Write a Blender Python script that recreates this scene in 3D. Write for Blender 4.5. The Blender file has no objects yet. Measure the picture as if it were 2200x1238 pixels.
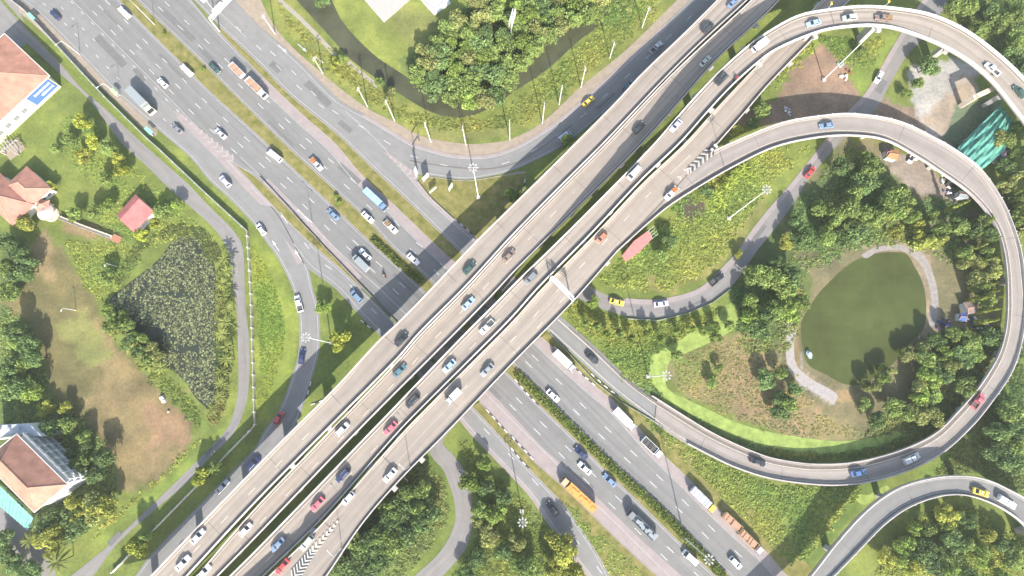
import bpy, bmesh, math, random
import numpy as np
from mathutils import Vector, Matrix
from mathutils.geometry import tessellate_polygon
random.seed(7); rng = np.random.default_rng(7)
C = bpy.context.scene.collection
SC = bpy.context.scene
PI = math.pi

# ---------------------------------------------------------------- camera, sky, sun, exposure
CAM_H = 200.0; FPX = 1222.0; TILT = math.atan((822-619)/FPX)
cam_d = bpy.data.cameras.new('camera'); cam_d.sensor_width = 36; cam_d.lens = 36*FPX/2200
cam_d.clip_start = 1; cam_d.clip_end = 9000
cam = bpy.data.objects.new('camera', cam_d); C.objects.link(cam)
cam.location = (0, 0, CAM_H); cam.rotation_euler = (TILT, 0, 0); SC.camera = cam
HAZE = 0.00017
SUN_EL = math.radians(33.5)
SUN_DIR = Vector((0.193, -0.981, 0)).normalized()            # horizontal direction towards the sun
w = bpy.data.worlds.new("World"); SC.world = w; w.use_nodes = True
nt = w.node_tree; bg = nt.nodes['Background']; sky = nt.nodes.new('ShaderNodeTexSky')
sky.sky_type = 'NISHITA'; sky.sun_disc = False; sky.sun_elevation = SUN_EL
sky.sun_rotation = math.atan2(SUN_DIR.x, SUN_DIR.y); sky.air_density = 1.2; sky.dust_density = 2.0
nt.links.new(sky.outputs[0], bg.inputs[0]); bg.inputs[1].default_value = 0.15
sun_d = bpy.data.lights.new('sun', 'SUN'); sun_d.energy = 5.0; sun_d.angle = math.radians(0.6); sun_d.color = (1.0, 0.955, 0.88)
sun = bpy.data.objects.new('sun', sun_d); C.objects.link(sun)
ld = -(SUN_DIR*math.cos(SUN_EL) + Vector((0, 0, math.sin(SUN_EL))))
sun.rotation_euler = ld.to_track_quat('-Z', 'Y').to_euler(); sun.location = (60, -150, 160)
SC.view_settings.view_transform = 'Standard'; SC.view_settings.look = 'None'
SC.view_settings.exposure = 0.98; SC.view_settings.gamma = 1.0
SC.cycles.max_bounces = 5; SC.cycles.diffuse_bounces = 3; SC.cycles.transmission_bounces = 2

# ---------------------------------------------------------------- helpers
ct, st = math.cos(TILT), math.sin(TILT)
def G(u, v, z=0.0):
    """survey: photo pixel -> world point at height z"""
    x = (u-1100)/FPX; y = -(v-619)/FPX
    Y = y*ct+st; Z = y*st-ct; s = (CAM_H-z)/(-Z)
    return Vector((x*s, Y*s, z))
def catmull(pts, n):
    P = np.array(pts, float); d = np.r_[0, np.cumsum(np.hypot(*(P[1:, :2]-P[:-1, :2]).T))]
    t = np.linspace(0, d[-1], n)
    m = np.zeros_like(P)                      # finite-difference tangents, non-uniform
    m[1:-1] = (P[2:]-P[:-2])/(d[2:]-d[:-2])[:, None]; m[0] = (P[1]-P[0])/(d[1]-d[0]); m[-1] = (P[-1]-P[-2])/(d[-1]-d[-2])
    k = np.clip(np.searchsorted(d, t, side='right')-1, 0, len(P)-2)
    h = (d[k+1]-d[k]); s = (t-d[k])/h; s = s[:, None]; h = h[:, None]
    return (2*s**3-3*s**2+1)*P[k]+(s**3-2*s**2+s)*h*m[k]+(-2*s**3+3*s**2)*P[k+1]+(s**3-s**2)*h*m[k+1]
def tag(o, label=None, cat=None, group=None, kind=None):
    if label: o['label'] = label
    if cat: o['category'] = cat
    if group: o['group'] = group
    if kind: o['kind'] = kind
    return o
def empty(name, loc=(0, 0, 0), rz=0.0, **k):
    o = bpy.data.objects.new(name, None); C.objects.link(o); o.location = loc; o.rotation_euler = (0, 0, rz)
    o.empty_display_size = 0.5
    return tag(o, **k)
def link(name, me, parent=None):
    o = bpy.data.objects.new(name, me); C.objects.link(o)
    if parent is not None: o.parent = parent
    return o
class MB:
    """collects shapes, becomes one mesh"""
    def __init__(s): s.v = []; s.f = []; s.m = []; s.uv = []
    def add(s, vs, fs, mi=0, uv=None):
        b = len(s.v); s.v += [tuple(p) for p in vs]; s.f += [tuple(i+b for i in f) for f in fs]; s.m += [mi]*len(fs)
        s.uv += (uv if uv is not None else [(0., 0.)]*len(vs))
    def box(s, c, d, rz=0.0, mi=0, taper=1.0, M=None):
        x, y, z = d[0]/2, d[1]/2, d[2]/2; vs = []
        for (a, b, e) in ((-1, -1, -1), (1, -1, -1), (1, 1, -1), (-1, 1, -1), (-1, -1, 1), (1, -1, 1), (1, 1, 1), (-1, 1, 1)):
            k = taper if e > 0 else 1
            px, py = a*x*k, b*y*k
            p = Vector((px*math.cos(rz)-py*math.sin(rz)+c[0], px*math.sin(rz)+py*math.cos(rz)+c[1], e*z+c[2]))
            vs.append(M @ p if M else p)
        s.add(vs, [(0, 3, 2, 1), (4, 5, 6, 7), (0, 1, 5, 4), (1, 2, 6, 5), (2, 3, 7, 6), (3, 0, 4, 7)], mi)
    def tube(s, a, b, r0, r1=None, n=6, mi=0, cap=True):
        a = Vector(a); b = Vector(b); r1 = r0 if r1 is None else r1; d = (b-a).normalized()
        q = d.orthogonal().normalized(); w_ = d.cross(q); vs = []
        for p, r in ((a, r0), (b, r1)):
            for i in range(n):
                t = 2*PI*i/n; vs.append(p+q*math.cos(t)*r+w_*math.sin(t)*r)
        fs = [(i, (i+1) % n, n+(i+1) % n, n+i) for i in range(n)]
        if cap: fs += [tuple(range(n-1, -1, -1)), tuple(range(n, 2*n))]
        s.add(vs, fs, mi)
    def prism(s, poly, z0, z1, mi=0, mtop=None):
        n = len(poly); vs = [(p[0], p[1], z0) for p in poly]+[(p[0], p[1], z1) for p in poly]
        fs = [(i, (i+1) % n, n+(i+1) % n, n+i) for i in range(n)]
        s.add(vs, fs, mi)
        tr = tessellate_polygon([[Vector((p[0], p[1], 0)) for p in poly]])
        s.add([(p[0], p[1], z1) for p in poly], [tuple(t) for t in tr], mi if mtop is None else mtop)
    def build(s, name, mats, parent=None, smooth=False):
        me = bpy.data.meshes.new(name); me.from_pydata(s.v, [], s.f)
        if not isinstance(mats, (list, tuple)): mats = [mats]
        for m_ in mats: me.materials.append(m_)
        me.polygons.foreach_set('material_index', s.m)
        if any(u != (0., 0.) for u in s.uv[:64]):
            ul = me.uv_layers.new(name='UVMap'); idx = np.zeros(len(me.loops), int); me.loops.foreach_get('vertex_index', idx)
            ul.data.foreach_set('uv', np.array(s.uv, float)[idx].ravel())
        bm = bmesh.new(); bm.from_mesh(me); bmesh.ops.recalc_face_normals(bm, faces=bm.faces); bm.to_mesh(me); bm.free()
        if smooth: me.polygons.foreach_set('use_smooth', [True]*len(me.polygons))
        me.update(); return link(name, me, parent)
MATS = {}
def mat(name, col, rough=0.85, var=0.0, scale=1.0, col2=None, bump=0.0, spec=0.3, metal=0.0, detail=5, coat=0.0, emit=None, stretch=None, rnd=0.0, attr=None, trans=0.0):
    if name in MATS: return MATS[name]
    m = bpy.data.materials.new(name); m.use_nodes = True; n = m.node_tree.nodes; L = m.node_tree.links
    b = n['Principled BSDF']; b.inputs['Roughness'].default_value = rough
    b.inputs['Specular IOR Level'].default_value = spec; b.inputs['Metallic'].default_value = metal
    b.inputs['Coat Weight'].default_value = coat
    c4 = (*col, 1)
    if var or col2 or attr:
        geo = n.new('ShaderNodeNewGeometry'); src = geo.outputs['Position']
        if stretch:
            uvn = n.new('ShaderNodeUVMap'); mp = n.new('ShaderNodeMapping'); mp.inputs['Scale'].default_value = (stretch[0], stretch[1], 1)
            L.new(uvn.outputs[0], mp.inputs[0]); src = mp.outputs[0]
        nz = n.new('ShaderNodeTexNoise'); nz.inputs['Scale'].default_value = scale; nz.inputs['Detail'].default_value = detail
        nz.inputs['Roughness'].default_value = 0.65
        L.new(src, nz.inputs['Vector'])
        mr = n.new('ShaderNodeMapRange'); mr.inputs[1].default_value = 0.32; mr.inputs[2].default_value = 0.68
        L.new(nz.outputs[0], mr.inputs[0])
        mx = n.new('ShaderNodeMix'); mx.data_type = 'RGBA'; L.new(mr.outputs[0], mx.inputs[0])
        if attr:
            at = n.new('ShaderNodeVertexColor'); at.layer_name = attr
            mu = n.new('ShaderNodeMix'); mu.data_type = 'RGBA'; mu.blend_type = 'MULTIPLY'; mu.inputs[0].default_value = 1
            L.new(at.outputs[0], mu.inputs[6]); mu.inputs[7].default_value = (1-var, 1-var, 1-var, 1)
            mu2 = n.new('ShaderNodeMix'); mu2.data_type = 'RGBA'; mu2.blend_type = 'MULTIPLY'; mu2.inputs[0].default_value = 1
            L.new(at.outputs[0], mu2.inputs[6]); mu2.inputs[7].default_value = (1+var, 1+var*.9, 1+var*.6, 1)
            L.new(mu.outputs[2], mx.inputs[6]); L.new(mu2.outputs[2], mx.inputs[7])
        else:
            a = tuple(max(0, c*(1-var)) for c in col); d = tuple(c*(1+var) for c in (col2 or col))
            mx.inputs[6].default_value = (*a, 1); mx.inputs[7].default_value = (*d, 1)
        out = mx.outputs[2]
        if stretch or attr:                                     # second, fine grained octave in world space
            nz2 = n.new('ShaderNodeTexNoise'); nz2.inputs['Scale'].default_value = 0.9 if attr else 0.25; nz2.inputs['Detail'].default_value = 8
            nz2.inputs['Roughness'].default_value = 0.75
            L.new(geo.outputs['Position'], nz2.inputs['Vector'])
            m2 = n.new('ShaderNodeMapRange'); m2.inputs[1].default_value = .3; m2.inputs[2].default_value = .7
            m2.inputs[3].default_value = 0.72 if attr else 0.9; m2.inputs[4].default_value = 1.28 if attr else 1.09
            L.new(nz2.outputs[0], m2.inputs[0]); hs = n.new('ShaderNodeVectorMath'); hs.operation = 'SCALE'
            L.new(out, hs.inputs[0]); L.new(m2.outputs[0], hs.inputs['Scale']); out = hs.outputs[0]
        if rnd:
            oi = n.new('ShaderNodeObjectInfo'); m3 = n.new('ShaderNodeMapRange'); m3.inputs[3].default_value = 1-rnd; m3.inputs[4].default_value = 1+rnd
            L.new(oi.outputs['Random'], m3.inputs[0]); h3 = n.new('ShaderNodeVectorMath'); h3.operation = 'SCALE'
            L.new(out, h3.inputs[0]); L.new(m3.outputs[0], h3.inputs['Scale']); out = h3.outputs[0]
        L.new(out, b.inputs['Base Color'])
        if bump:
            bp = n.new('ShaderNodeBump'); bp.inputs['Strength'].default_value = bump; bp.inputs['Distance'].default_value = 0.3
            L.new(nz.outputs[0], bp.inputs['Height']); L.new(bp.outputs[0], b.inputs['Normal'])
    else: b.inputs['Base Color'].default_value = c4
    if trans:
        tr = n.new('ShaderNodeBsdfTranslucent'); ms = n.new('ShaderNodeMixShader'); ms.inputs[0].default_value = trans
        if b.inputs['Base Color'].is_linked: L.new(b.inputs['Base Color'].links[0].from_socket, tr.inputs[0])
        else: tr.inputs[0].default_value = c4
        L.new(b.outputs[0], ms.inputs[1]); L.new(tr.outputs[0], ms.inputs[2]); L.new(ms.outputs[0], n['Material Output'].inputs[0])
    MATS[name] = m; return m

M_asph = mat('asphalt', (.190, .184, .177), .9, .15, 1.0, stretch=(.42, .006), spec=.2)
M_asph2 = mat('asphalt_pale', (.214, .207, .199), .9, .09, 1.0, stretch=(.42, .006), spec=.2)
M_old = mat('asphalt_service', (.22, .205, .195), .9, .12, 1.0, stretch=(.5, .03), spec=.2)
M_deck = mat('deck_concrete', (.295, .252, .215), .9, .22, 1.0, stretch=(.45, .005), spec=.2)
M_should = mat('shoulder_concrete', (.29, .245, .235), .9, .10, .35, spec=.2)
M_pave = mat('pavement_slabs', (.29, .235, .18), .9, .14, .5, spec=.2)
M_conc = mat('concrete', (.40, .375, .35), .85, .10, .5)
M_para = mat('parapet_concrete', (.45, .41, .39), .8, .16, .3)
M_paraw = mat('parapet_white', (.58, .565, .55), .8, .12, .3)
M_white = mat('road_paint', (.48, .48, .47), .7, .25, 1.5)
M_cream = mat('worn_paint', (.52, .46, .38), .8, .15, 1.0)
M_black = mat('black_paint', (.07, .065, .065), .8, .2, 1.0)
M_joint = mat('joint_rubber', (.14, .12, .11), .9)
M_water = mat('canal_water', (.070, .072, .042), .22, .3, .08, spec=.3)
M_pond = mat('pond_water', (.070, .083, .028), .25, .22, .07, spec=.14)
M_lily = mat('lily_water', (.030, .038, .026), .25, .2, .2, spec=.5)
M_weed = mat('duckweed', (.235, .30, .078), .9, .3, .35, bump=.2)
M_brass = mat('median_grass', (.15, .165, .035), .95, .3, .35, bump=.5, col2=(.19, .16, .06))
M_ground = mat('soil_and_grass', (.1, .15, .04), .95, .16, .12, attr='Col', bump=.8)
M_steel = mat('galvanised_steel', (.42, .43, .44), .5, metal=.3)
M_wsteel = mat('white_steel', (.70, .70, .70), .5)
M_glass = mat('window_glass', (.03, .035, .045), .15, spec=.6)
M_tyre = mat('tyre_rubber', (.02, .02, .02), .9)
M_lampw = mat('headlamp_lens', (.7, .7, .68), .2)
M_lampr = mat('tail_lamp_lens', (.35, .02, .02), .3)
M_dark = mat('dark_trim', (.05, .05, .055), .7)
M_bark = mat('bark', (.11, .085, .06), .95, .2, 2)

# ---------------------------------------------------------------- ribbons: every road and deck from its surveyed edges
ROAD = {}
def ext(P, d=130):
    """carry a surveyed line on beyond the frame"""
    P = [tuple(p) for p in P]; o = lambda p: p[0] < 0 or p[0] > 2200 or p[1] < 0 or p[1] > 1238
    for _ in range(2):
        a, b = P[0], P[1]
        if o(a): l = math.hypot(a[0]-b[0], a[1]-b[1]); P = [(a[0]+(a[0]-b[0])/l*d, a[1]+(a[1]-b[1])/l*d)]+P
        P = P[::-1]
    return P
def edge(pts, zs, n):
    """pixel polyline -> n world points with interpolated height"""
    P = catmull(ext(pts), n)
    if isinstance(zs, (int, float)): Z = np.full(n, float(zs))
    else:
        fr = [int(np.argmin(np.hypot(P[:, 0]-a, P[:, 1]-b))) for a, b, _ in zs]
        o = np.argsort(fr); Z = np.interp(np.arange(n), np.array(fr)[o], np.array([q[2] for q in zs], float)[o])
        k = max(3, n//16); pad = np.r_[[Z[0]]*k, Z, [Z[-1]]*k]; ker = np.ones(2*k+1)/(2*k+1); Z = np.convolve(pad, ker, 'valid')
    return P, Z
class Ribbon:
    def __init__(s, key, L, R, zs, n=90, lift=0.0):
        s.key = key; s.n = n
        PL, Z = edge(L, zs, n); PR, Z2 = edge(R, zs if isinstance(zs, (int, float)) else 0.0, n)
        s.Z = Z+lift
        s.px = (PL+PR)/2; s.PL = PL; s.PR = PR
        s.L = [G(p[0], p[1], z) for p, z in zip(PL, s.Z)]; s.R = [G(p[0], p[1], z) for p, z in zip(PR, s.Z)]
        s.Cn = [(a+b)/2 for a, b in zip(s.L, s.R)]; ROAD[key] = s
        d = [0.0]
        for a, b in zip(s.Cn, s.Cn[1:]): d.append(d[-1]+(b-a).length)
        s.d = d
        k = n//2; t = s.Cn[k+1]-s.Cn[k]; q = s.L[k]-s.R[k]; s.sg = 1 if t.x*q.y-t.y*q.x > 0 else -1
    def near(s, u, v):
        k = int(np.argmin(np.hypot(s.px[:, 0]-u, s.px[:, 1]-v))); return k
    def pose(s, u, v, dz=0.7):
        k = s.near(u, v); z = float(s.Z[k]); p = G(u, v, z+dz)
        a = s.Cn[max(0, k-2)]; b = s.Cn[min(s.n-1, k+2)]
        return Vector((p.x, p.y, z)), math.atan2(b.y-a.y, b.x-a.x)
    def sheet(s, name, m, parent=None):
        mb = MB(); vs = []; uv = []; fs = []; K = 4
        for i in range(s.n):
            W = (s.R[i]-s.L[i]).length
            for j in range(K+1):
                vs.append(s.L[i].lerp(s.R[i], j/K)); uv.append((W*j/K+.01, s.d[i]))
        for i in range(s.n-1):
            for j in range(K):
                a = i*(K+1)+j; fs.append((a, a+1, a+K+2, a+K+1))
        mb.add(vs, fs, 0, uv); return mb.build(name, m, parent)
    def strip(s, name, m, parent, side, o0, o1, f0=0, f1=1, dz=.012):
        i0, i1 = int(f0*(s.n-1)), int(f1*(s.n-1))
        base = s.L if side == 'L' else s.R; sg = (1 if side == 'L' else -1)*s.sg
        A = offset(base, sg*-o0)[i0:i1+1]; B = offset(base, sg*-o1)[i0:i1+1]
        mb = MB(); n = len(A); up = Vector((0, 0, dz))
        uv = [(o0+.01, s.d[i0+k]) for k in range(n)]+[(o1, s.d[i0+k]) for k in range(n)]
        mb.add([p+up for p in A]+[p+up for p in B], [(i, i+1, n+i+1, n+i) for i in range(n-1)], 0, uv)
        return mb.build(name, m, parent)
def offset(pts, d):
    """+d = to the left of travel in plan"""
    out = []; n = len(pts)
    for i, p in enumerate(pts):
        t = pts[min(n-1, i+1)]-pts[max(0, i-1)]; t.z = 0
        if t.length < 1e-6: t = Vector((1, 0, 0))
        t.normalize(); out.append(Vector((p.x-t.y*d, p.y+t.x*d, p.z)))
    return out
def line_mesh(mb, pts, wd, dash=None, dz=.02, mi=0, f0=0, f1=1):
    """painted line along world points"""
    d = [0.0]
    for a, b in zip(pts, pts[1:]): d.append(d[-1]+(b-a).length)
    D = d[-1]; P = np.array([tuple(p) for p in pts])
    def at(t): return Vector([float(np.interp(t, d, P[:, k])) for k in range(3)])
    segs = []
    if dash is None:
        k = max(2, int(D*(f1-f0)/3)); segs = [[D*f0+D*(f1-f0)*i/k for i in range(k+1)]]
    else:
        t = D*f0
        while t+dash[0] < D*f1: segs.append([t, t+dash[0]]); t += dash[0]+dash[1]
    for sg in segs:
        A = [at(t) for t in sg]; lft = offset(A, wd/2); rgt = offset(A, -wd/2); n = len(A); up = Vector((0, 0, dz))
        mb.add([p+up for p in lft]+[p+up for p in rgt], [(i, i+1, n+i+1, n+i) for i in range(n-1)], mi)
def lines(rib, parent, spec, m=None, name='lane_marking', dz=.03):
    """spec: (side, offset, dashed, f0, f1)"""
    mb = MB(); sb_ = MB()
    for side, o, ds, f0, f1 in spec:
        base = rib.L if side == 'L' else rib.R; base = [p.copy() for p in base]
        ln = offset(base, (-o if side == 'L' else o)*rib.sg)
        line_mesh(mb if ds else sb_, ln, .24 if ds else .2, (3.0, 8.6) if ds == 1 else (1.6, 4.8) if ds else None, dz, 0, f0, f1)
    if sb_.v: sb_.build('edge_line', (mat('worn_edge_paint', (.36,.355,.35), .8, .2, .8) if (m or M_white) is M_white else m), parent)
    return mb.build(name, m or M_white, parent) if mb.v else None
def wall_along(mb, pts, wd, h, z0=0.0, mi=0, off=0.0, cap=None):
    A = offset(pts, off+wd/2); B = offset(pts, off-wd/2); n = len(A); vs = []; t = wd*.18
    A2 = offset(pts, off+wd/2-t); B2 = offset(pts, off-wd/2+t)
    for P_, z in ((A, z0), (A2, z0+h), (B2, z0+h), (B, z0)): vs += [p+Vector((0, 0, z)) for p in P_]
    fs = []
    for k in range(4):
        k2 = (k+1) % 4; fs += [(k*n+i, k*n+i+1, k2*n+i+1, k2*n+i) for i in range(n-1)]
    fs += [(0, n, 2*n, 3*n), (n-1, 2*n-1, 3*n-1, 4*n-1)]
    mb.add(vs, fs, mi)

# ---------------------------------------------------------------- survey of the edges (photo pixels)
mid_L = [(215,-40),(255,0),(313,60),(383,130),(451,198),(550,288),(608,343),(700,430),(800,525),(871,588),(985,700),(1100,813),(1160,873),(1220,930),(1300,1011),(1375,1083),(1451,1158),(1536,1238),(1565,1265)]
mid_R = [(255,-40),(295,0),(426,125),(550,248),(613,310),(700,390),(788,470),(851,538),(901,580),(1003,685),(1105,785),(1150,830),(1250,930),(1325,1000),(1400,1071),(1476,1146),(1571,1238),(1600,1265)]
h1L = [(110,-40),(150,0),(300,150),(501,352),(550,380),(620,448),(658,485),(780,620),(853,693),(940,780),(1031,863),(1063,900),(1091,930),(1145,988),(1205,1041),(1275,1108),(1350,1181),(1413,1238),(1440,1262)]
h2R = [(375,-40),(412,0),(455,52),(550,152),(650,248),(720,310),(775,375),(845,440),(926,518),(960,550),(1060,640),(1163,725),(1200,760),(1280,832),(1325,870),(1378,928),(1425,978),(1475,1026),(1530,1081),(1588,1136),(1650,1191),(1690,1238),(1715,1262)]
h3L = [(378,-40),(416,0),(470,55),(550,130),(625,205),(725,288),(800,360),(875,430),(950,503),(988,540),(1070,620),(1130,670)]
h3R = [(470,-40),(505,0),(550,50),(600,93),(650,138),(740,225),(820,300),(870,358),(895,388),(925,423),(976,470),(1026,515),(1110,600),(1160,642)]
r4L = [(600,92),(650,137),(725,212),(800,255),(888,308),(913,316),(976,332),(1051,332),(1115,310),(1195,260),(1275,193),(1350,125),(1425,55),(1483,0),(1520,-35)]
r4R = [(590,130),(640,190),(720,275),(800,335),(880,372),(918,377),(1001,386),(1071,375),(1100,367),(1150,345),(1215,310),(1300,240),(1400,150),(1541,10),(1590,-35)]
f1L = [(10,-35),(45,0),(83,30),(173,120),(255,205),(333,273),(376,310),(413,343),(451,390),(488,423),(550,488),(570,518),(590,545),(610,580),(628,620),(640,665),(643,720),(639,770),(630,800),(600,880),(565,930),(550,960),(483,1028),(425,1088),(325,1191),(290,1238),(265,1265)]
f1R = [(120,-40),(160,0),(300,145),(400,250),(501,352),(550,405),(600,458),(640,530),(663,578),(672,620),(685,665),(688,733),(683,770),(660,845),(640,905),(600,970),(500,1080),(400,1190),(340,1265)]
f2L = [(560,440),(610,510),(645,556),(663,578),(720,620),(765,670),(810,715),(900,810),(988,905),(1008,930),(1051,975),(1100,1026),(1138,1068),(1170,1116),(1215,1180),(1260,1238),(1280,1265)]
f2R = [(590,445),(650,508),(680,535),(725,573),(775,620),(850,695),(930,780),(1013,873),(1066,930),(1125,996),(1175,1048),(1213,1088),(1245,1133),(1275,1178),(1308,1238),(1320,1265)]
r0L = [(-60,-30),(0,40),(60,95),(130,160),(190,213),(263,310),(313,355),(363,405),(421,455),(463,495),(488,535),(498,585),(501,620),(508,660),(511,745),(511,845),(498,900),(481,930),(413,1001),(318,1093),(240,1166),(165,1228),(110,1270)]
r0R = [(-20,-30),(0,0),(50,55),(133,140),(175,190),(225,233),(308,310),(356,353),(401,393),(451,445),(501,495),(521,528),(526,620),(528,660),(536,745),(533,845),(521,890),(503,930),(451,983),(401,1038),(338,1091),(250,1171),(200,1238),(170,1270)]
r11L = [(950,905),(921,960),(930,985),(951,1008),(966,1043),(976,1078),(978,1116),(966,1153),(941,1191),(895,1234),(860,1265)]
r11R = [(990,900),(952,950),(976,980),(1001,1018),(1011,1053),(1015,1095),(1013,1141),(1001,1178),(976,1211),(951,1238),(925,1265)]
r12L = [(2015,-35),(1985,0),(1925,95),(1863,200),(1828,238),(1770,310),(1750,335),(1700,398),(1650,455),(1613,503),(1588,540),(1551,580),(1511,617),(1476,633),(1413,646),(1350,644),(1308,635),(1275,620),(1230,590)]
r12R = [(2065,-35),(2043,0),(1973,93),(1945,125),(1910,185),(1885,230),(1850,265),(1800,312),(1738,385),(1700,445),(1662,495),(1626,540),(1601,577),(1566,620),(1526,648),(1476,670),(1413,684),(1350,680),(1305,668),(1260,650),(1205,620)]
aL = [(300,1262),(323,1238),(433,1123),(550,1003),(623,929),(720,833),(815,730),(856,692),(926,620),(1026,515),(1100,442),(1163,380),(1233,310),(1325,217),(1375,162),(1471,70),(1541,0),(1580,-38)]
aR = [(380,1262),(401,1240),(550,1079),(700,927),(858,767),(900,718),(1001,616),(1100,508),(1200,406),(1300,306),(1425,174),(1500,99),(1601,6),(1640,-33)]
bL = [(400,1262),(420,1240),(550,1090),(700,935),(858,771),(900,722),(1001,620),(1100,512),(1200,410),(1300,310),(1425,178),(1503,103),(1604,10),(1644,-30)]
bR = [(440,1268),(462,1245),(550,1155),(770,926),(985,710),(1061,632),(1100,590),(1165,525),(1240,450),(1378,312),(1460,220),(1530,140),(1567,103),(1650,27),(1680,-5),(1715,-40)]
cL = [(462,1268),(485,1245),(550,1181),(793,930),(993,722),(1070,645),(1104,610),(1175,541),(1250,467),(1396,318),(1476,226),(1538,160),(1601,103),(1650,68),(1712,35),(1775,22),(1850,14.5),(1925,19),(2000,33),(2076,68),(2151,125),(2200,173),(2250,235),(2285,320),(2300,400)]
cR = [(540,1265),(565,1240),(690,1118),(858,928),(926,858),(1013,771),(1100,683),(1158,618),(1275,498),(1375,391),(1463,306),(1525,236),(1575,183),(1625,138),(1660,112),(1725,82),(1775,66),(1825,59),(1875,57),(1925,64),(2000,90),(2051,116),(2090,142),(2130,178),(2168,225),(2207,278),(2235,340),(2245,400)]
dL = [(548,1265),(570,1244),(694,1122),(862,932),(930,862),(1017,775),(1104,687),(1162,622),(1279,502),(1379,395),(1466,313),(1528,245),(1600,168),(1680,87),(1738,28),(1765,0),(1800,-38)]
dR = [(680,1268),(700,1238),(775,1128),(855,1036),(961,928),(1100,783),(1232,648),(1325,543),(1400,465),(1470,390),(1531,322),(1590,255),(1650,185),(1742,90),(1815,12),(1828,0),(1862,-38)]
fL = [(1300,540),(1400,437),(1480,362),(1531,326),(1576,304),(1650,273),(1700,258),(1775,247),(1825,244),(1900,253),(1950,268),(2000,293),(2041,316),(2101,360),(2151,428),(2176,485),(2193,540),(2201,600),(2204,650),(2198,715),(2185,770),(2166,812),(2126,870),(2088,916),(2026,973),(1963,1008),(1888,1033),(1813,1044),(1738,1042),(1650,1029),(1576,1005),(1526,981),(1476,955),(1433,928),(1375,883),(1325,845),(1275,802),(1225,756),(1178,713),(1120,660)]
fR = [(1328,540),(1425,450),(1500,400),(1576,356),(1662,315),(1750,295),(1825,290),(1900,300),(1975,340),(2026,374),(2076,410),(2113,448),(2141,490),(2155,535),(2162,585),(2164,640),(2163,683),(2158,720),(2146,760),(2126,798),(2096,842),(2051,893),(2013,930),(1963,957),(1900,980),(1825,996),(1750,999),(1700,994),(1650,984),(1588,960),(1526,930),(1476,900),(1400,851),(1350,813),(1275,742),(1205,680),(1150,632)]
hL = [(1705,1268),(1740,1234),(1800,1158),(1863,1091),(1925,1048),(1988,1028),(2051,1021),(2113,1028),(2176,1056),(2215,1080),(2250,1120),(2270,1170)]
hR = [(1755,1270),(1790,1238),(1850,1176),(1900,1126),(1950,1091),(2013,1068),(2063,1064),(2113,1076),(2163,1101),(2200,1131),(2220,1165),(2235,1200)]

Ribbon('H1', h1L, mid_L, 0.06, 110); Ribbon('H2', mid_R, h2R, 0.06, 110); Ribbon('H3', h3L, h3R, 0.075, 80)
Ribbon('R4', r4L, r4R, 0.09, 80); Ribbon('F1', f1L, f1R, 0.045, 110); Ribbon('F2', f2L, f2R, 0.075, 80)
Ribbon('R0', r0L, r0R, 0.05, 110); Ribbon('R11', r11L, r11R, 0.05, 50); Ribbon('R12', r12L, r12R, 0.05, 90)
Ribbon('A', aL, aR, [(323,1238,12.6),(720,833,12.6),(926,620,10.6),(1100,442,9.4),(1325,217,7.2),(1541,0,5.2)], 110)
Ribbon('B', bL, bR, [(420,1240,6.8),(700,935,7.6),(1001,620,7.8),(1300,310,7.2),(1604,10,5.6)], 110)
Ribbon('C', cL, cR, [(485,1245,6.6),(793,930,7.4),(993,722,7.8),(1070,645,8.4),(1250,470,11.4),(1396,318,14.2),(1538,160,14.6),(1850,14,14.4),(2076,68,13.2),(2200,173,12)], 150)
Ribbon('D', dL, dR, [(548,1265,10.6),(694,1122,9.2),(862,932,8.0),(1162,622,7.8),(1528,245,7.4),(1765,0,5.6)], 120)
Ribbon('F', fL, fR, [(1300,540,7.6),(1531,326,7.5),(1900,253,7.4),(2176,485,6.4),(2185,770,5.2),(1963,1008,3.4),(1738,1042,2.2),(1526,981,1.0),(1375,883,.12),(1120,660,.1)], 170, .01)
Ribbon('H', hL, hR, [(1705,1268,6.5),(1863,1091,8.0),(2051,1021,8.6),(2270,1170,8.6)], 80)

# ---------------------------------------------------------------- the ground: one sheet, patches of turf, soil, gravel and painted shade in its colour
def inv(X, Y):
    y = Y*ct-CAM_H*st; z = -Y*st-CAM_H*ct
    return 1100+FPX*X/-z, 619-FPX*y/-z
def vnoise(X, Y, sc, seed):
    r = np.random.default_rng(seed); g = r.random((64, 64)); x = X/sc; y = Y/sc
    xi = np.floor(x).astype(int); yi = np.floor(y).astype(int); fx = x-xi; fy = y-yi; fx = fx*fx*(3-2*fx); fy = fy*fy*(3-2*fy)
    a = g[xi % 64, yi % 64]; b = g[(xi+1) % 64, yi % 64]; c = g[xi % 64, (yi+1) % 64]; d = g[(xi+1) % 64, (yi+1) % 64]
    return (a*(1-fx)+b*fx)*(1-fy)+(c*(1-fx)+d*fx)*fy
def sdist(poly, U, V):
    """signed distance (inside positive) in photo pixels"""
    P = np.array(poly, float); n = len(P); D = np.full(U.shape, 1e9); ins = np.zeros(U.shape, bool)
    for i in range(n):
        ax, ay = P[i]; bx, by = P[(i+1) % n]; dx, dy = bx-ax, by-ay
        t = np.clip(((U-ax)*dx+(V-ay)*dy)/(dx*dx+dy*dy+1e-9), 0, 1)
        D = np.minimum(D, np.hypot(U-ax-t*dx, V-ay-t*dy))
        c = ((ay > V) != (by > V)) & (U < (bx-ax)*(V-ay)/(by-ay+1e-12)+ax); ins ^= c
    return np.where(ins, D, -D)
LAWN=(.142,.178,.042); LIME=(.185,.215,.052); OLIVE=(.14,.125,.055); BROWN=(.185,.145,.072); SOIL=(.20,.13,.085); GRAVEL=(.30,.29,.27)
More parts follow.
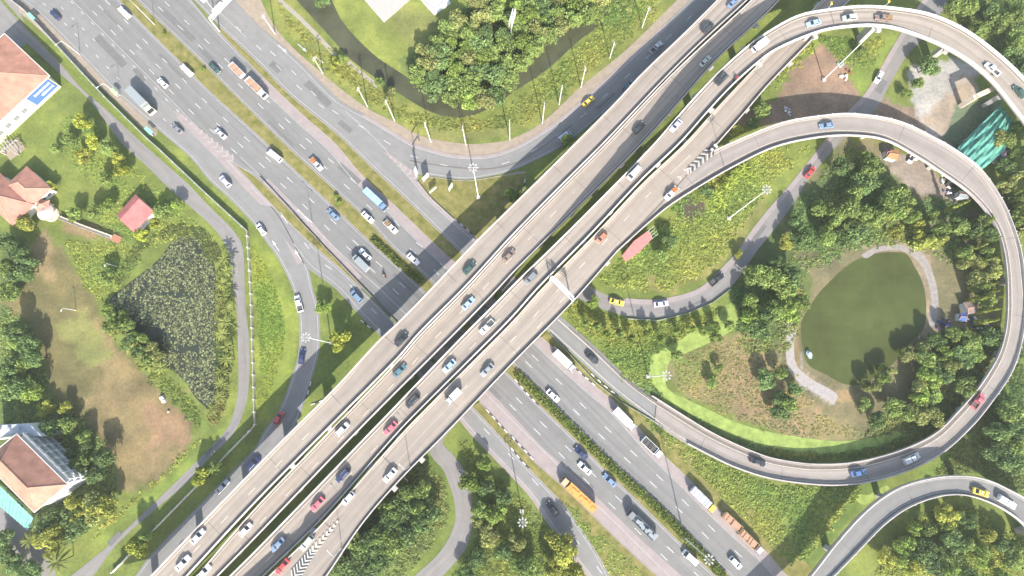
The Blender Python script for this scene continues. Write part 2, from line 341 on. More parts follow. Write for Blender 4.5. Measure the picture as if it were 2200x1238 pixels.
DARK=(.085,.12,.04); MUD=(.15,.12,.07); DRY=(.24,.22,.07); BUSH=(.11,.155,.045); SAND=(.27,.21,.13)
ZONES = [
 ([(590,0),(640,0),(760,140),(870,215),(960,255),(1060,250),(1180,160),(1340,30),(1400,0),(1470,0),(1350,110),(1195,250),(1100,290),(1000,306),(900,290),(790,225),(690,150),(600,50)], (.175,.19,.05), 14),
 ([(930,260),(1060,262),(1100,270),(1100,292),(1000,308),(920,298)], (.165,.175,.055), 10),
 ([(690,0),(738,50),(800,115),(850,148),(880,140),(960,60),(1010,0)], LIME, 8),
 ([(820,20),(900,30),(960,30),(940,70),(880,110),(840,80)], (.18,.19,.06), 20),
 ([(860,130),(960,60),(1010,0),(1300,0),(1240,45),(1100,160),(1060,205),(960,200),(900,180)], BUSH, 10),
 ([(60,540),(130,520),(200,640),(240,730),(310,780),(380,860),(430,900),(405,960),(345,1040),(290,1060),(262,1050),(250,985),(165,925),(105,830),(85,740),(20,680),(0,650),(0,610)], OLIVE, 16),
 ([(180,820),(250,780),(330,800),(400,860),(425,900),(400,960),(340,1040),(285,1060),(262,1050),(240,960),(190,900)], BROWN, 34),
 ([(330,880),(420,890),(410,950),(330,960)], (.215,.145,.085), 24),
 ([(80,480),(120,500),(110,600),(60,590)], (.22,.17,.09), 16),
 ([(200,700),(240,730),(260,800),(230,830)], (.21,.165,.08), 20),
 ([(130,700),(180,680),(230,760),(170,800)], (.16,.17,.06), 16),
 ([(540,500),(610,590),(636,660),(636,760),(600,860),(556,905),(548,760)], (.165,.205,.042), 8),
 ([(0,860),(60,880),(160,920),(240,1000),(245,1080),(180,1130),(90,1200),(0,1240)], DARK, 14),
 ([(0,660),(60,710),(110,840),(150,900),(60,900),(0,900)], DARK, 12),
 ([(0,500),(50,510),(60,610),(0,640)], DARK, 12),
 ([(120,440),(240,400),(400,460),(400,520),(300,560),(240,640),(210,640),(140,540)], (.13,.165,.04), 12),
 ([(135,470),(250,500),(255,520),(130,500)], (.2,.15,.08), 8),
 ([(215,640),(250,690),(320,780),(380,850),(440,900),(445,930),(360,860),(240,720)], (.15,.2,.05), 8),
 ([(470,920),(500,905),(450,985),(300,1100),(230,1160),(190,1160),(290,1080),(400,990)], (.16,.21,.045), 8),
 ([(1660,110),(1780,100),(1870,130),(1830,240),(1750,250),(1640,230),(1690,170)], (.225,.155,.11), 12),
 ([(1560,260),(1700,195),(1800,200),(2000,230),(2100,330),(2050,330),(1900,270),(1700,270)], (.21,.155,.115), 10),
 ([(1650,60),(1760,85),(1740,120),(1640,200),(1560,280),(1500,330)], (.14,.19,.04), 6),
 ([(1870,90),(1930,80),(1850,200),(1820,160)], (.15,.2,.045), 6),
 ([(1915,190),(1960,100),(2000,120),(1990,190),(1960,235),(1915,220)], (.14,.17,.045), 6),
 ([(1960,150),(2050,120),(2095,150),(2090,210),(2060,230),(2045,290),(1990,280),(1950,200)], GRAVEL, 10),
 ([(2040,200),(2090,170),(2075,240),(2050,290),(1990,260)], (.27,.22,.17), 14),
 ([(2030,300),(2060,230),(2150,220),(2140,330),(2060,330)], (.09,.13,.08), 10),  # painted shadow: ground colour darkened around the green net
 ([(1560,300),(1650,325),(1750,300),(1740,330),(1640,450),(1560,560),(1500,610),(1420,635),(1330,620),(1280,590),(1350,520),(1440,450)], (.155,.19,.045), 6),
 ([(1330,600),(1500,560),(1640,420),(1645,450),(1560,560),(1500,610),(1420,635)], (.185,.18,.06), 10),
 ([(1460,420),(1510,420),(1515,470),(1465,480)], (.1,.085,.05), 6),
 ([(1800,310),(1900,310),(2010,370),(2100,460),(2150,560),(2155,680),(2120,800),(2000,930),(1900,970),(1780,900),(1660,800),(1640,740),(1700,640),(1660,500)], (.15,.135,.075), 16),
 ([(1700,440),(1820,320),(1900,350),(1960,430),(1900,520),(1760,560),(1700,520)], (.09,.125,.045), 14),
 ([(1900,310),(1990,350),(2060,420),(2050,440),(1980,420),(1950,400),(1890,340)], (.26,.215,.18), 8),
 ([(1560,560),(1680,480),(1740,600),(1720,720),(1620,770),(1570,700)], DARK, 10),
 ([(1850,530),(1960,520),(2000,560),(2010,640),(2050,800),(1960,700),(1975,620),(1940,545),(1880,545)], (.24,.19,.13), 6),
 ([(1690,690),(1715,690),(1725,790),(1800,850),(1790,870),(1720,830),(1690,770)], (.30,.27,.25), 3),
 ([(1700,640),(1720,620),(1722,790),(1790,840),(1860,850),(1800,860),(1700,790)], (.23,.17,.09), 6),
 ([(1420,790),(1470,750),(1570,720),(1640,720),(1690,800),(1760,890),(1880,940),(1840,955),(1700,940),(1560,890),(1460,840)], (.19,.165,.08), 14),
 ([(1520,800),(1600,760),(1680,820),(1740,900),(1700,935),(1600,900)], (.21,.155,.085), 34),
 ([(1440,770),(1530,740),(1540,800),(1460,830)], (.14,.17,.05), 14),
 ([(1215,640),(1300,680),(1420,700),(1560,660),(1570,690),(1440,760),(1410,800),(1440,870),(1560,930),(1700,985),(1530,925),(1350,810),(1200,675)], (.145,.185,.042), 6),
 ([(1380,895),(1500,975),(1650,1035),(1740,1048),(1850,1045),(1900,1040),(1800,1150),(1740,1238),(1700,1238),(1540,1080)], (.135,.175,.042), 8),
 ([(1800,1040),(1900,1030),(1780,1170),(1730,1238),(1700,1190)], (.1,.15,.035), 12),  # painted shade of the grey ramp, put into the turf colour
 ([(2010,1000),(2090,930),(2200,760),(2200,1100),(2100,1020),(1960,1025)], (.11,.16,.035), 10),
 ([(2080,930),(2110,900),(2140,930),(2100,980),(2050,990)], (.21,.28,.06), 8),
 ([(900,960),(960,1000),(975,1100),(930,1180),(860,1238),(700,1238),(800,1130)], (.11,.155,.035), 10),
 ([(905,1000),(935,1020),(950,1130),(880,1200),(850,1210),(925,1110)], (.2,.23,.07), 10),
 ([(985,940),(1040,1000),(1150,1100),(1260,1238),(960,1238),(1030,1150)], (.12,.155,.04), 8),
 ([(1240,1100),(1330,1170),(1400,1238),(1310,1238)], (.15,.21,.04), 6),
 ([(640,590),(700,640),(800,720),(720,830),(650,860),(690,740),(690,660)], (.13,.17,.04), 6),
 ([(895,385),(1000,390),(1120,370),(1130,430),(1030,520)], (.155,.18,.04), 4),
]
def axis(a, b, step):
    core = np.arange(a, b+.01, step); return np.r_[[-3500, -1200, -500, a-60, a-15], core, [b+15, b+60, 500, 1200, 3500]]
gx = axis(-205, 205, 1.0); gy = axis(-75, 155, 1.0)
XX, YY = np.meshgrid(gx, gy); U, V = inv(XX, YY)
col = np.zeros(XX.shape+(3,)); col[:] = LAWN
n1 = vnoise(XX, YY, 9, 1)-.5; n2 = vnoise(XX, YY, 3.2, 2)-.5; n3 = vnoise(XX, YY, 1.4, 3)-.5
near = (np.abs(XX) < 210) & (YY < 160) & (YY > -80)
for poly, c, soft in ZONES:
    d = sdist(poly, U, V)+(n1*1.6+n2*1.3+n3)*soft
    t = np.clip(d/max(soft*.6, 2)+.5, 0, 1)[..., None]*near[..., None]; col = col*(1-t)+np.array(c)*t
tt = np.clip((n1+n2*.8)*1.1, -.5, .5)[..., None]; col = col*(1+tt*.35)+np.array([.03, .005, 0])*np.clip(tt, 0, 1)
ny, nx = XX.shape; zz = np.where(near, -0.02, -0.02)
vs = np.stack([XX, YY, zz], -1).reshape(-1, 3); ii = np.arange(nx*ny).reshape(ny, nx)
quads = np.stack([ii[:-1, :-1], ii[:-1, 1:], ii[1:, 1:], ii[1:, :-1]], -1).reshape(-1, 4)
def np_mesh(name, vs, quads, mats, parent=None, colors=None, midx=None):
    me = bpy.data.meshes.new(name); nq = len(quads)
    me.vertices.add(len(vs)); me.vertices.foreach_set('co', np.asarray(vs, np.float32).ravel())
    me.loops.add(nq*4); me.loops.foreach_set('vertex_index', np.asarray(quads, np.int32).ravel())
    me.polygons.add(nq); me.polygons.foreach_set('loop_start', np.arange(nq, dtype=np.int32)*4)
    for m_ in (mats if isinstance(mats, (list, tuple)) else [mats]): me.materials.append(m_)
    if midx is not None: me.polygons.foreach_set('material_index', np.asarray(midx, np.int32))
    if colors is not None:
        a = me.color_attributes.new(name='Col', type='FLOAT_COLOR', domain='POINT')
        a.data.foreach_set('color', np.c_[np.asarray(colors, np.float32).reshape(-1, 3), np.ones(len(vs), np.float32)].ravel())
    me.update(calc_edges=True); me.validate(); return me
ground = link('ground', np_mesh('ground', vs, quads, M_ground, colors=np.clip(col, 0, 1))); tag(ground, kind='structure')
def patch(name, poly, m, z=.01, kind='structure', smooth=True, n=None, **k):
    pts = poly
    if smooth:
        P = catmull(poly+[poly[0]], n or len(poly)*5)[:-1]; pts = [tuple(p) for p in P]
    w_ = [G(p[0], p[1], z) for p in pts]; tr = tessellate_polygon([[Vector((p.x, p.y, 0)) for p in w_]])
    mb = MB(); mb.add(w_, [tuple(t) for t in tr]); o = mb.build(name, m); return tag(o, kind=kind, **k)
patch('canal', [(610,-30),(650,15),(713,83),(750,125),(803,165),(868,208),(920,238),(965,252),(1010,250),(1065,225),(1100,200),(1175,150),(1250,83),(1325,33),(1375,-10),(1310,-10),(1240,43),(1175,88),(1100,152),(1050,205),(975,208),(900,180),(850,150),(800,115),(738,50),(690,-30)], M_water, .012)
pond_poly = [(1870,545),(1945,545),(1965,573),(1983,610),(1990,660),(1983,708),(1950,740),(1925,775),(1888,805),(1850,826),(1813,825),(1775,805),(1738,785),(1725,750),(1722,695),(1750,643),(1773,615),(1825,568)]
patch('pond', pond_poly, M_pond, .012)
lily_poly = [(391,498),(430,512),(452,545),(463,585),(462,645),(466,770),(472,833),(455,878),(425,860),(401,825),(376,800),(325,770),(290,730),(262,718),(248,683),(236,645),(278,608),(338,560),(371,518)]
patch('lily_pond', lily_poly, M_lily, .012)
weed_poly = [(1560,655),(1580,650),(1590,688),(1560,718),(1465,763),(1440,775),(1432,800),(1433,833),(1475,858),(1530,884),(1575,905),(1640,925),(1725,940),(1800,948),(1875,940),(1930,925),(1945,938),(1888,962),(1800,977),(1712,974),(1650,962),(1575,935),(1525,910),(1488,892),(1445,866),(1411,835),(1390,800),(1400,765),(1440,738),(1463,725),(1525,690)]
patch('weed_canal', weed_poly if 1 else [(1560,655),(1580,650),(1590,688),(1560,718),(1465,763),(1440,775),(1432,800),(1433,833),(1475,862),(1530,888),(1575,912),(1640,935),(1725,955),(1800,957),(1875,948),(1930,930),(1935,940),(1888,962),(1800,977),(1712,974),(1650,962),(1575,932),(1525,908),(1488,890),(1445,862),(1413,833),(1395,800),(1405,765),(1440,738),(1463,725),(1525,690)], M_weed, .013)
patch('weed_ditch', [(1868,1063),(1905,1043),(1911,1051),(1880,1070),(1858,1085),(1842,1078),(1838,1064)], M_weed, .013)
patch('small_pond', [(1455,425),(1500,415),(1512,440),(1508,470),(1480,480),(1455,460)], mat('muddy_water', (.09, .075, .05), .3, .1, .3), .012)
patch('bank_path', [(1850,548),(1880,532),(1935,526),(1975,538),(2000,575),(2016,640),(2008,700),(1996,700),(2000,640),(1985,582),(1962,552),(1930,538),(1885,542),(1860,556)], mat('bank_gravel', (.27,.24,.225), .95, .2, .8), .014)
patch('pond_path', [(1694,692),(1712,690),(1706,740),(1712,785),(1745,815),(1800,848),(1795,862),(1735,835),(1697,800),(1688,750)], mat('path_gravel', (.32, .29, .275), .95, .15, .8), .014)
patch('pavement', [(545,-30),(600,70),(695,160),(790,233),(848,262),(908,293),(1000,309),(1062,306),(1100,298),(1162,265),(1250,185),(1350,103),(1460,-5),(1500,-40),(1535,-45),(1483,0),(1425,55),(1350,125),(1275,193),(1195,260),(1115,310),(1051,332),(976,332),(913,316),(888,308),(800,255),(725,212),(650,137),(600,92),(550,50),(495,-10),(480,-40)], M_pave, .02, n=300)
patch('gravel_verge', [(18,-30),(83,30),(173,120),(255,205),(333,273),(338,290),(322,290),(245,215),(165,140),(75,55),(18,5),(-10,-30)], M_pave, .02, n=120)
patch('grass_verge', [(0,-10),(50,48),(133,132),(225,225),(310,303),(401,386),(500,485),(530,500),(533,525),(520,520),(501,497),(401,395),(308,312),(225,235),(133,142),(50,57),(-10,0)], mat('lime_turf', (.13, .165, .035), .95, .25, .8), .03, n=140)
patch('lane', [(-20,1070),(60,1135),(95,1175),(118,1238),(60,1238),(30,1185),(-20,1130)], M_old, .02, n=80)
patch('lane', [(-40,-40),(22,-40),(40,18),(52,50),(60,90),(20,110),(-40,120)], M_old, .021, n=80)
patch('island_path', [(962,437),(1000,415),(1030,395),(1071,380),(1125,368),(1128,382),(1085,395),(1045,410),(1010,432),(985,447),(968,452)], M_old, .03, n=90)
# sealed roads
for key, nm, m_ in (('R0', 'service_road', M_old), ('F1', 'frontage_road', M_asph2), ('H1', 'highway', M_asph), ('H2', 'highway', M_asph), ('H3', 'slip_road', M_asph2), ('F2', 'frontage_road', M_asph2), ('R4', 'curved_road', M_asph2), ('R11', 'lane', M_old), ('R12', 'lane', M_old)):
    r = ROAD[key]; r.ob = tag(r.sheet(nm, m_), kind='structure')
H1, H2, H3, R4, F1, F2, R0, R11, R12 = [ROAD[k] for k in ('H1', 'H2', 'H3', 'R4', 'F1', 'F2', 'R0', 'R11', 'R12')]
H1.strip('hard_shoulder', M_should, H1.ob, 'L', 0, 5.2, .56, 1); H2.strip('hard_shoulder', M_should, H2.ob, 'R', 0, 3.2, .2, 1)
H1.strip('hard_shoulder', M_should, H1.ob, 'L', 0, 2.4, .36, .5); F2.strip('hard_shoulder', M_should, F2.ob, 'L', 0, 1.3, .4, 1)
H3.strip('hard_shoulder', M_should, H3.ob, 'R', 0, 1.3, .55, 1); R12.strip('sandy_edge', M_should, R12.ob, 'L', -.5, 1.3, .1, .9)
R4.strip('hard_shoulder', M_should, R4.ob, 'L', 0, 1.2, .2, .8); F1.strip('hard_shoulder', M_should, F1.ob, 'R', 0, 3, .28, .5)
lines(H1, H1.ob, [('R', .5, 0, 0, 1), ('R', 3.7, 1, 0, 1), ('R', 6.9, 1, 0, 1), ('R', 10.1, 0, .33, 1), ('R', 10.1, 1, 0, .33), ('R', 13.4, 2, 0, .26), ('L', .5, 0, 0, .5)], dz=.03)
lines(H2, H2.ob, [('L', .5, 0, 0, 1), ('L', 3.7, 1, 0, 1), ('L', 6.9, 1, 0, 1), ('R', 3.4, 0, .2, 1), ('R', .6, 0, 0, .2)], dz=.03)
lines(H3, H3.ob, [('L', .7, 0, 0, 1), ('L', 4.3, 1, 0, .55), ('R', 1.5, 0, .5, 1), ('L', 3.9, 0, .2, .3)], dz=.03)
lines(R4, R4.ob, [('L', 1.3, 0, 0, 1), ('R', .7, 0, .3, 1), ('L', 4.8, 1, 0, 1)], dz=.03)
lines(F1, F1.ob, [('L', .8, 0, 0, 1), ('R', .8, 0, .4, .75), ('L', 4.3, 2, 0, .36), ('L', 7.8, 2, 0, .22)], dz=.03)
lines(F2, F2.ob, [('L', 1.4, 0, .1, 1), ('R', .6, 0, .1, 1), ('L', 4.6, 1, .05, 1)], dz=.03)
# darker seam in the curved road
def pline(name, pts, wd, m, parent=None, z=.0, dz=.03, **k):
    mb = MB(); line_mesh(mb, [G(a, b, z) for a, b in pts], wd, None, dz); o = mb.build(name, m, parent); return tag(o, **k) if k else o
pline('road_seam', [tuple(p) for p in catmull([(880,345),(925,353),(1001,362),(1051,363),(1110,350),(1160,320),(1230,268)], 40)], .35, M_joint, R4.ob, .11)
# chevrons and arrows
def chevrons(parent, a, b, n, w0, w1, z, m=M_white, th=.55, m2=None, dz=.05):
    za, zb = z if isinstance(z, tuple) else (z, z); A = G(*a, za); B = G(*b, zb); d = (B-A); L_ = d.length; d.normalize(); q = Vector((-d.y, d.x, 0)); mb = MB()
    for i in range(n):
        t = (i+.5)/n; W = (w0+(w1-w0)*t)/2; c = A+d*(L_*t); up = Vector((0, 0, dz))
        for sg in (1, -1):
            p0 = c+d*W*.9; p1 = c+q*sg*W; e = d*th
            mb.add([p0+up, p0+up-e, p1+up-e, p1+up], [(0, 1, 2, 3) if sg > 0 else (3, 2, 1, 0)], i % 2 if m2 else 0)
    return mb.build('chevron_marking', [m, m2] if m2 else m, parent)
M_faint = mat('faded_paint', (.34,.31,.295), .85, .15, 1.0)
for ob_, P4_ in ((F1.ob, [(372,238),(392,246),(503,338),(500,353),(470,332)]), (H3.ob, [(822,326),(836,330),(900,378),(896,388),(870,368)])):
    q_ = [G(*p, .115) for p in P4_]; mb = MB(); mb.add(q_, [tuple(t) for t in tessellate_polygon([[Vector((p.x, p.y, 0)) for p in q_]])]); mb.build('gore_paving', M_should, ob_)
chevrons(F1.ob, (395,252), (500,345), 10, 1.0, 3.6, .10, M_faint, .7); chevrons(H3.ob, (835,335), (893,383), 6, .8, 3.2, .12, M_faint, .7)
def arrow(parent, u, v, a2, z, s=1.0):
    p = G(u, v, z); q = G(*a2, z); d = (q-p).normalized(); n_ = Vector((-d.y, d.x, 0)); up = Vector((0, 0, .045)); mb = MB()
    mb.add([p+up+n_*.15*s, p+up-n_*.15*s, p+up-n_*.15*s+d*3*s, p+up+n_*.15*s+d*3*s], [(0, 1, 2, 3)])
    mb.add([p+up+d*3*s+n_*.6*s, p+up+d*3*s-n_*.6*s, p+up+d*5*s], [(0, 1, 2)]); mb.build('arrow_marking', M_white, parent)
for u, v in ((598,97), (676,120), (640,95)): arrow(H3.ob, u, v, (u+30, v+26), .1)
for u, v in ((600,540), (618,480)): arrow(F1.ob, u, v, (u-20, v-30), .08)
arrow(F1.ob, 648, 560, (632,535), .08)

# ---------------------------------------------------------------- medians and islands (kerb + turf)
def island(name, A, B, label, kerbA=True, kerbB=True, h=.16, turf=M_brass, painted=None, f0=0, f1=1, t0=.0):
    """raised strip between two pixel edges"""
    n = 96; PA = catmull(ext(A), n); PB = catmull(ext(B), n); i0, i1 = int(f0*(n-1)), int(f1*(n-1))+1
    a = [G(p[0], p[1], .1) for p in PA][i0:i1]; b = [G(p[0], p[1], .1) for p in PB][i0:i1]
    if len(a) < 2: return
    o = MB(); n = len(a); k = n//2; t = a[min(n-1, k+1)]-a[k-1]; q = b[k]-a[k]; S = 1 if t.x*q.y-t.y*q.x > 0 else -1; ia = offset(a, .28*S); ib = offset(b, -.28*S); up = Vector((0, 0, h-.04-.1)); up2 = Vector((0, 0, 0))
    vs = []; uv = []
    for k in range(n):
        for j in range(3): vs.append(ia[k].lerp(ib[k], j/2)+Vector((0, 0, h-.14+(.07 if j == 1 else 0))))
    o.add(vs, [(k*3+j, k*3+j+1, k*3+j+4, k*3+j+3) for k in range(n-1) for j in range(2)])
    top = o.build(name, turf); tag(top, kind='structure')
    kb = MB()
    for e, on, sg in ((a, kerbA, S), (b, kerbB, -S)):
        if on: wall_along(kb, offset(e, sg*.15), .3, h, -.1)
    if kb.v: kb.build('kerb', mat('kerb_stone', (.33,.285,.25), .9, .15, .5), top)
    return top
med = island('median', mid_L, mid_R, None)
sub = lambda P, lo, hi, ax=0: [p for p in P if lo <= p[ax] <= hi]
isl2a = island('median', sub(h2R, 455, 1100), [(470,55),(550,130),(625,205),(725,288),(800,360),(875,430),(950,503),(988,540),(1070,620)], None)
isl2b = island('median', sub(h2R, 1163, 1800), [(1175,712),(1225,757),(1275,803),(1325,847),(1375,886),(1433,931),(1476,958),(1530,1012),(1580,1060),(1640,1110),(1705,1175),(1760,1238),(1780,1262)], None, kerbB=False)
isl3 = island('median', [(503,353),(550,405),(600,458),(650,508),(680,535),(725,573),(775,620)], [(505,352),(550,380),(620,448),(658,488),(700,532),(740,575),(781,619)], None)
isl4 = island('median', [(1013,873),(1066,930),(1125,996),(1175,1048),(1213,1088),(1245,1133),(1275,1178),(1308,1238),(1320,1265)], sub(h1L, 1031, 1500), None)
isl5 = island('traffic_island', [(898,390),(925,425),(976,472),(1026,515),(1060,545)], [(900,389),(918,380),(1001,388),(1071,378),(1130,370)], None, turf=M_brass)
# black and white painted kerbs
M_bw = [M_paraw, M_black]
def painted_kerb(pts, off=0.0, z=.0, h=.22, wd=.36, step=1.5, key=None, parent=None):
    P = [G(a, b, z) for a, b in pts]; d = [0.0]
    for a, b in zip(P, P[1:]): d.append(d[-1]+(b-a).length)
    A = np.array([tuple(p) for p in P]); at = lambda t: Vector([float(np.interp(t, d, A[:, k])) for k in range(3)])
    mb = MB(); n = int(d[-1]/step)
    for i in range(n):
        a = at(i*step); b = at((i+1)*step-.02); c = (a+b)/2; mb.box((c.x, c.y, c.z+h/2), ((b-a).length, wd, h), math.atan2(b.y-a.y, b.x-a.x), i % 2)
    return mb.build('painted_kerb', M_bw, parent)
painted_kerb([(1190,745),(1210,765),(1240,795),(1280,830)], parent=isl2b, z=.1); painted_kerb([(1270,803),(1300,830),(1333,855)], parent=isl2b, z=.1)
painted_kerb([(1100,938),(1125,965),(1150,992)], parent=isl4, z=.1); painted_kerb([(1098,962),(1120,990),(1138,1008)], parent=isl4, z=.1)
painted_kerb([(1106,815),(1130,843),(1160,874)], parent=med, z=.1); painted_kerb([(975,470),(1000,490),(1020,508)], parent=isl5, z=.1)
painted_kerb([(1045,880),(1065,902),(1090,930)], parent=isl4, z=.1); painted_kerb([(775,688),(790,700),(806,714)], parent=F2.ob, z=.08)
painted_kerb([(668,870),(690,862),(715,850)], parent=F1.ob, z=.08); painted_kerb([(668,820),(662,845),(655,862)], parent=F1.ob, z=.08)
painted_kerb([(1128,385),(1126,400),(1118,420)], parent=isl5, z=.1)

pline('footpath', [(590,-25),(600,0),(638,33),(675,70),(722,120)], 1.7, mat('path_concrete', (.30,.27,.215), .9, .12, .8), None, .0, .03, kind='structure')
pline('footpath', [(748,134),(775,157),(812,186)], 1.7, MATS['path_concrete'], None, .0, .03, kind='structure')
M_rep = [mat('asphalt_repair_dark', (.150,.146,.142), .9, .12, .6), mat('asphalt_repair_pale', (.215,.208,.20), .9, .12, .6)]
rp = random.Random(9)
for key, num in (('H1', 9), ('H2', 7), ('H3', 3), ('R4', 4), ('F1', 4), ('R0', 3), ('R12', 3)):
    q = ROAD[key]
    for i in range(num):
        k = rp.randrange(4, q.n-12); ln = rp.randrange(2, 6); o0 = rp.uniform(1.2, 8.5) if key[0] == 'H' else rp.uniform(.8, 3.5); wd = rp.uniform(.9, 2.9)
        ob_ = q.strip('asphalt_patch', M_rep[rp.random() < .4], q.ob, 'R' if key != 'H2' else 'L', o0, o0+wd, k/(q.n-1), (k+ln)/(q.n-1), .016+.0006*i)
# ---------------------------------------------------------------- elevated decks
ground_px = {k: ROAD[k] for k in ('H1', 'H2', 'H3', 'R4', 'F1', 'F2', 'R0', 'R12', 'R11')}
GW = []
for r in ground_px.values(): GW += [(np.array([(p.x, p.y) for p in r.Cn]), max((a-b).length for a, b in zip(r.L, r.R))/2)]
def on_road(p, m=.6):
    for c, hw in GW:
        if np.min(np.hypot(c[:, 0]-p.x, c[:, 1]-p.y)) < hw*.85+m: return True
    return False
M_sof = mat('soffit_concrete', (.30, .28, .26), .9, .1, .5)
def deck(key, label, cat, i0=0, i1=None, thick=1.5, wallL=True, wallR=True, pier_gap=26, pier_z=3.2, hw=.95, paraL=None, paraR=None, surf=None, pl=None, prr=None, joints=27):
    r = ROAD[key]; i1 = i1 or r.n-1; n = i1-i0+1; S = r.sg
    root = empty(('overpass' if cat == 'overpass' else 'flyover_ramp'), (0, 0, 0), label=label, cat=cat)
    r.root = root
    L = r.L[i0:i1+1]; R = r.R[i0:i1+1]; mb = MB(); vs = []; uv = []; fs = []; K = 4
    for k in range(n):
        W = (R[k]-L[k]).length
        for j in range(K+1): vs.append(L[k].lerp(R[k], j/K)); uv.append((W*j/K+.01, r.d[i0+k]))
    for k in range(n-1):
        for j in range(K):
            a = k*(K+1)+j; fs.append((a, a+1, a+K+2, a+K+1))
    mb.add(vs, fs, 0, uv); mb.build('road_surface', surf or M_deck, root)
    g = MB(); dn = lambda P, z: [Vector((p.x, p.y, max(p.z-z, -.3))) for p in P]
    Li, Ri = offset(L, -1.6*S), offset(R, 1.6*S)
    rows = [dn(L, .03), dn(L, .45), dn(Li, thick), dn(Ri, thick), dn(R, .45), dn(R, .03)]; vs = []
    for q in rows: vs += q
    fs = [(a*n+k, a*n+k+1, (a+1)*n+k+1, (a+1)*n+k) for a in range(5) for k in range(n-1)]
    fs += [tuple(a*n for a in range(6)), tuple(a*n+n-1 for a in range(5, -1, -1))]
    g.add(vs, fs); g.build('girder', M_sof, root)
    def clip(P, rng_):
        if rng_ is None: return P
        return P[int(rng_[0]*(len(P)-1)):int(rng_[1]*(len(P)-1))+1]
    for on, P, off, m_, rg in ((wallL, L, -.24*S, paraL, pl), (wallR, R, .24*S, paraR, prr)):
        if not on: continue
        P = clip(P, rg); mb = MB(); wall_along(mb, P, .42, hw, -.02, 0, off); 
        for q in range(3, len(P)-1, 3):                     # slim post heads that break the coping line
            pass
        mb.build('parapet', m_ or M_para, root)
    # piers
    t = 8.0
    while t < r.d[i1]-r.d[i0]-4:
        k = i0+int(np.argmin(np.abs(np.array(r.d[i0:i1+1])-r.d[i0]-t))); t += pier_gap
        if r.Z[k] < pier_z: continue
        p = r.Cn[k]; 
        if on_road(p): 
            ok = False
            for dk in (3, -3, 5, -5):
                kk = min(i1, max(i0, k+dk))
                if not on_road(r.Cn[kk]): k = kk; p = r.Cn[k]; ok = True; break
            if not ok: continue
        a = r.Cn[min(r.n-1, k+1)]-r.Cn[max(0, k-1)]; ang = math.atan2(a.y, a.x); z = r.Z[k]-thick
        W = (r.L[k]-r.R[k]).length; pb = MB(); pb.box((p.x, p.y, z/2-.3), (1.5, min(3.2, W*.35), z-.3+.5), ang)
        pb.box((p.x, p.y, z-.45), (1.7, W*.82, 1.0), ang, taper=1.0); pb.build('pier', M_conc, root)
    # expansion joints
    t = 12.0
    while joints and t < r.d[i1]-r.d[i0]-3:
        k = i0+int(np.argmin(np.abs(np.array(r.d[i0:i1+1])-r.d[i0]-t))); t += joints
        c = r.Cn[k]; tn = r.Cn[min(r.n-1, k+1)]-r.Cn[max(0, k-1)]; tn.z = 0; tn.normalize(); q = Vector((-tn.y, tn.x, 0)); W = (r.L[k]-r.R[k]).length/2-.6
        jb = MB(); e = tn*.07; up = Vector((0, 0, .02)); jb.add([c+q*W+e+up, c-q*W+e+up, c-q*W-e+up, c+q*W-e+up], [(0, 1, 2, 3)]); jb.build('expansion_joint', M_joint, root)
    return root
A, B, Cc, D, F, Hh = [ROAD[k] for k in 'ABCDFH']
deck('A', 'northwestern outer flyover carriageway of tan concrete, highest where it passes the lower left corner', 'overpass', thick=1.7)
deck('B', 'second flyover carriageway from the northwest, partly in deep blue shade of the rising deck', 'overpass', thick=1.5)
deck('C', 'flyover carriageway that climbs and bends into the large white-edged outer loop', 'overpass', thick=1.9, hw=1.1, paraR=M_paraw, paraL=M_paraw)
deck('D', 'widest southeastern flyover carriageway spanned by the white sign gantry', 'overpass', thick=1.5, prr=None, wallR=False)
FI = F.near(1440, 918); deck('F', 'inner loop ramp of tan concrete curling around the green pond', 'ramp', surf=mat('ramp_concrete', (.272, .238, .215), .9, .20, 1.0, stretch=(.45, .005), spec=.2), thick=1.3, wallL=False, wallR=False, i1=FI+3)
_f = Ribbon('F9', fL, fR, 0.1, 170); _k = slice(FI, None); _f.L = _f.L[_k]; _f.R = _f.R[_k]; _f.Cn = _f.Cn[_k]; _f.d = _f.d[_k]; _f.n = len(_f.L); _fo = tag(_f.sheet('slip_road', M_asph2), kind='structure'); lines(_f, _fo, [('L', .8, 0, 0, 1), ('R', 1.4, 0, 0, 1)], dz=.05)
deck('H', 'grey asphalt ramp arching over the lower right corner', 'ramp', thick=1.4, surf=M_asph)
def para_px(r, P, zs, parent, m=M_para, h=.95, inn=0.0):
    mb = MB(); pts = [G(a, b, float(r.Z[r.near(a, b)])) for a, b in catmull(ext(P), len(P)*6)]; wall_along(mb, pts, .42, h, -.02, 0, 0); return mb.build('parapet', m, parent)
for (u_, v_) in ((622,968),(532,1052),(432,1150),(336,1246)):
    p = G(u_, v_, 0); k_ = int(np.argmin([ (q.x-p.x)**2+(q.y-p.y)**2 for q in A.Cn])); zt = float(A.Z[k_])-1.6; mb = MB(); mb.box((p.x, p.y, zt/2-.2), (1.6, 1.9, zt), .8); mb.build('pier', M_conc, A.root)
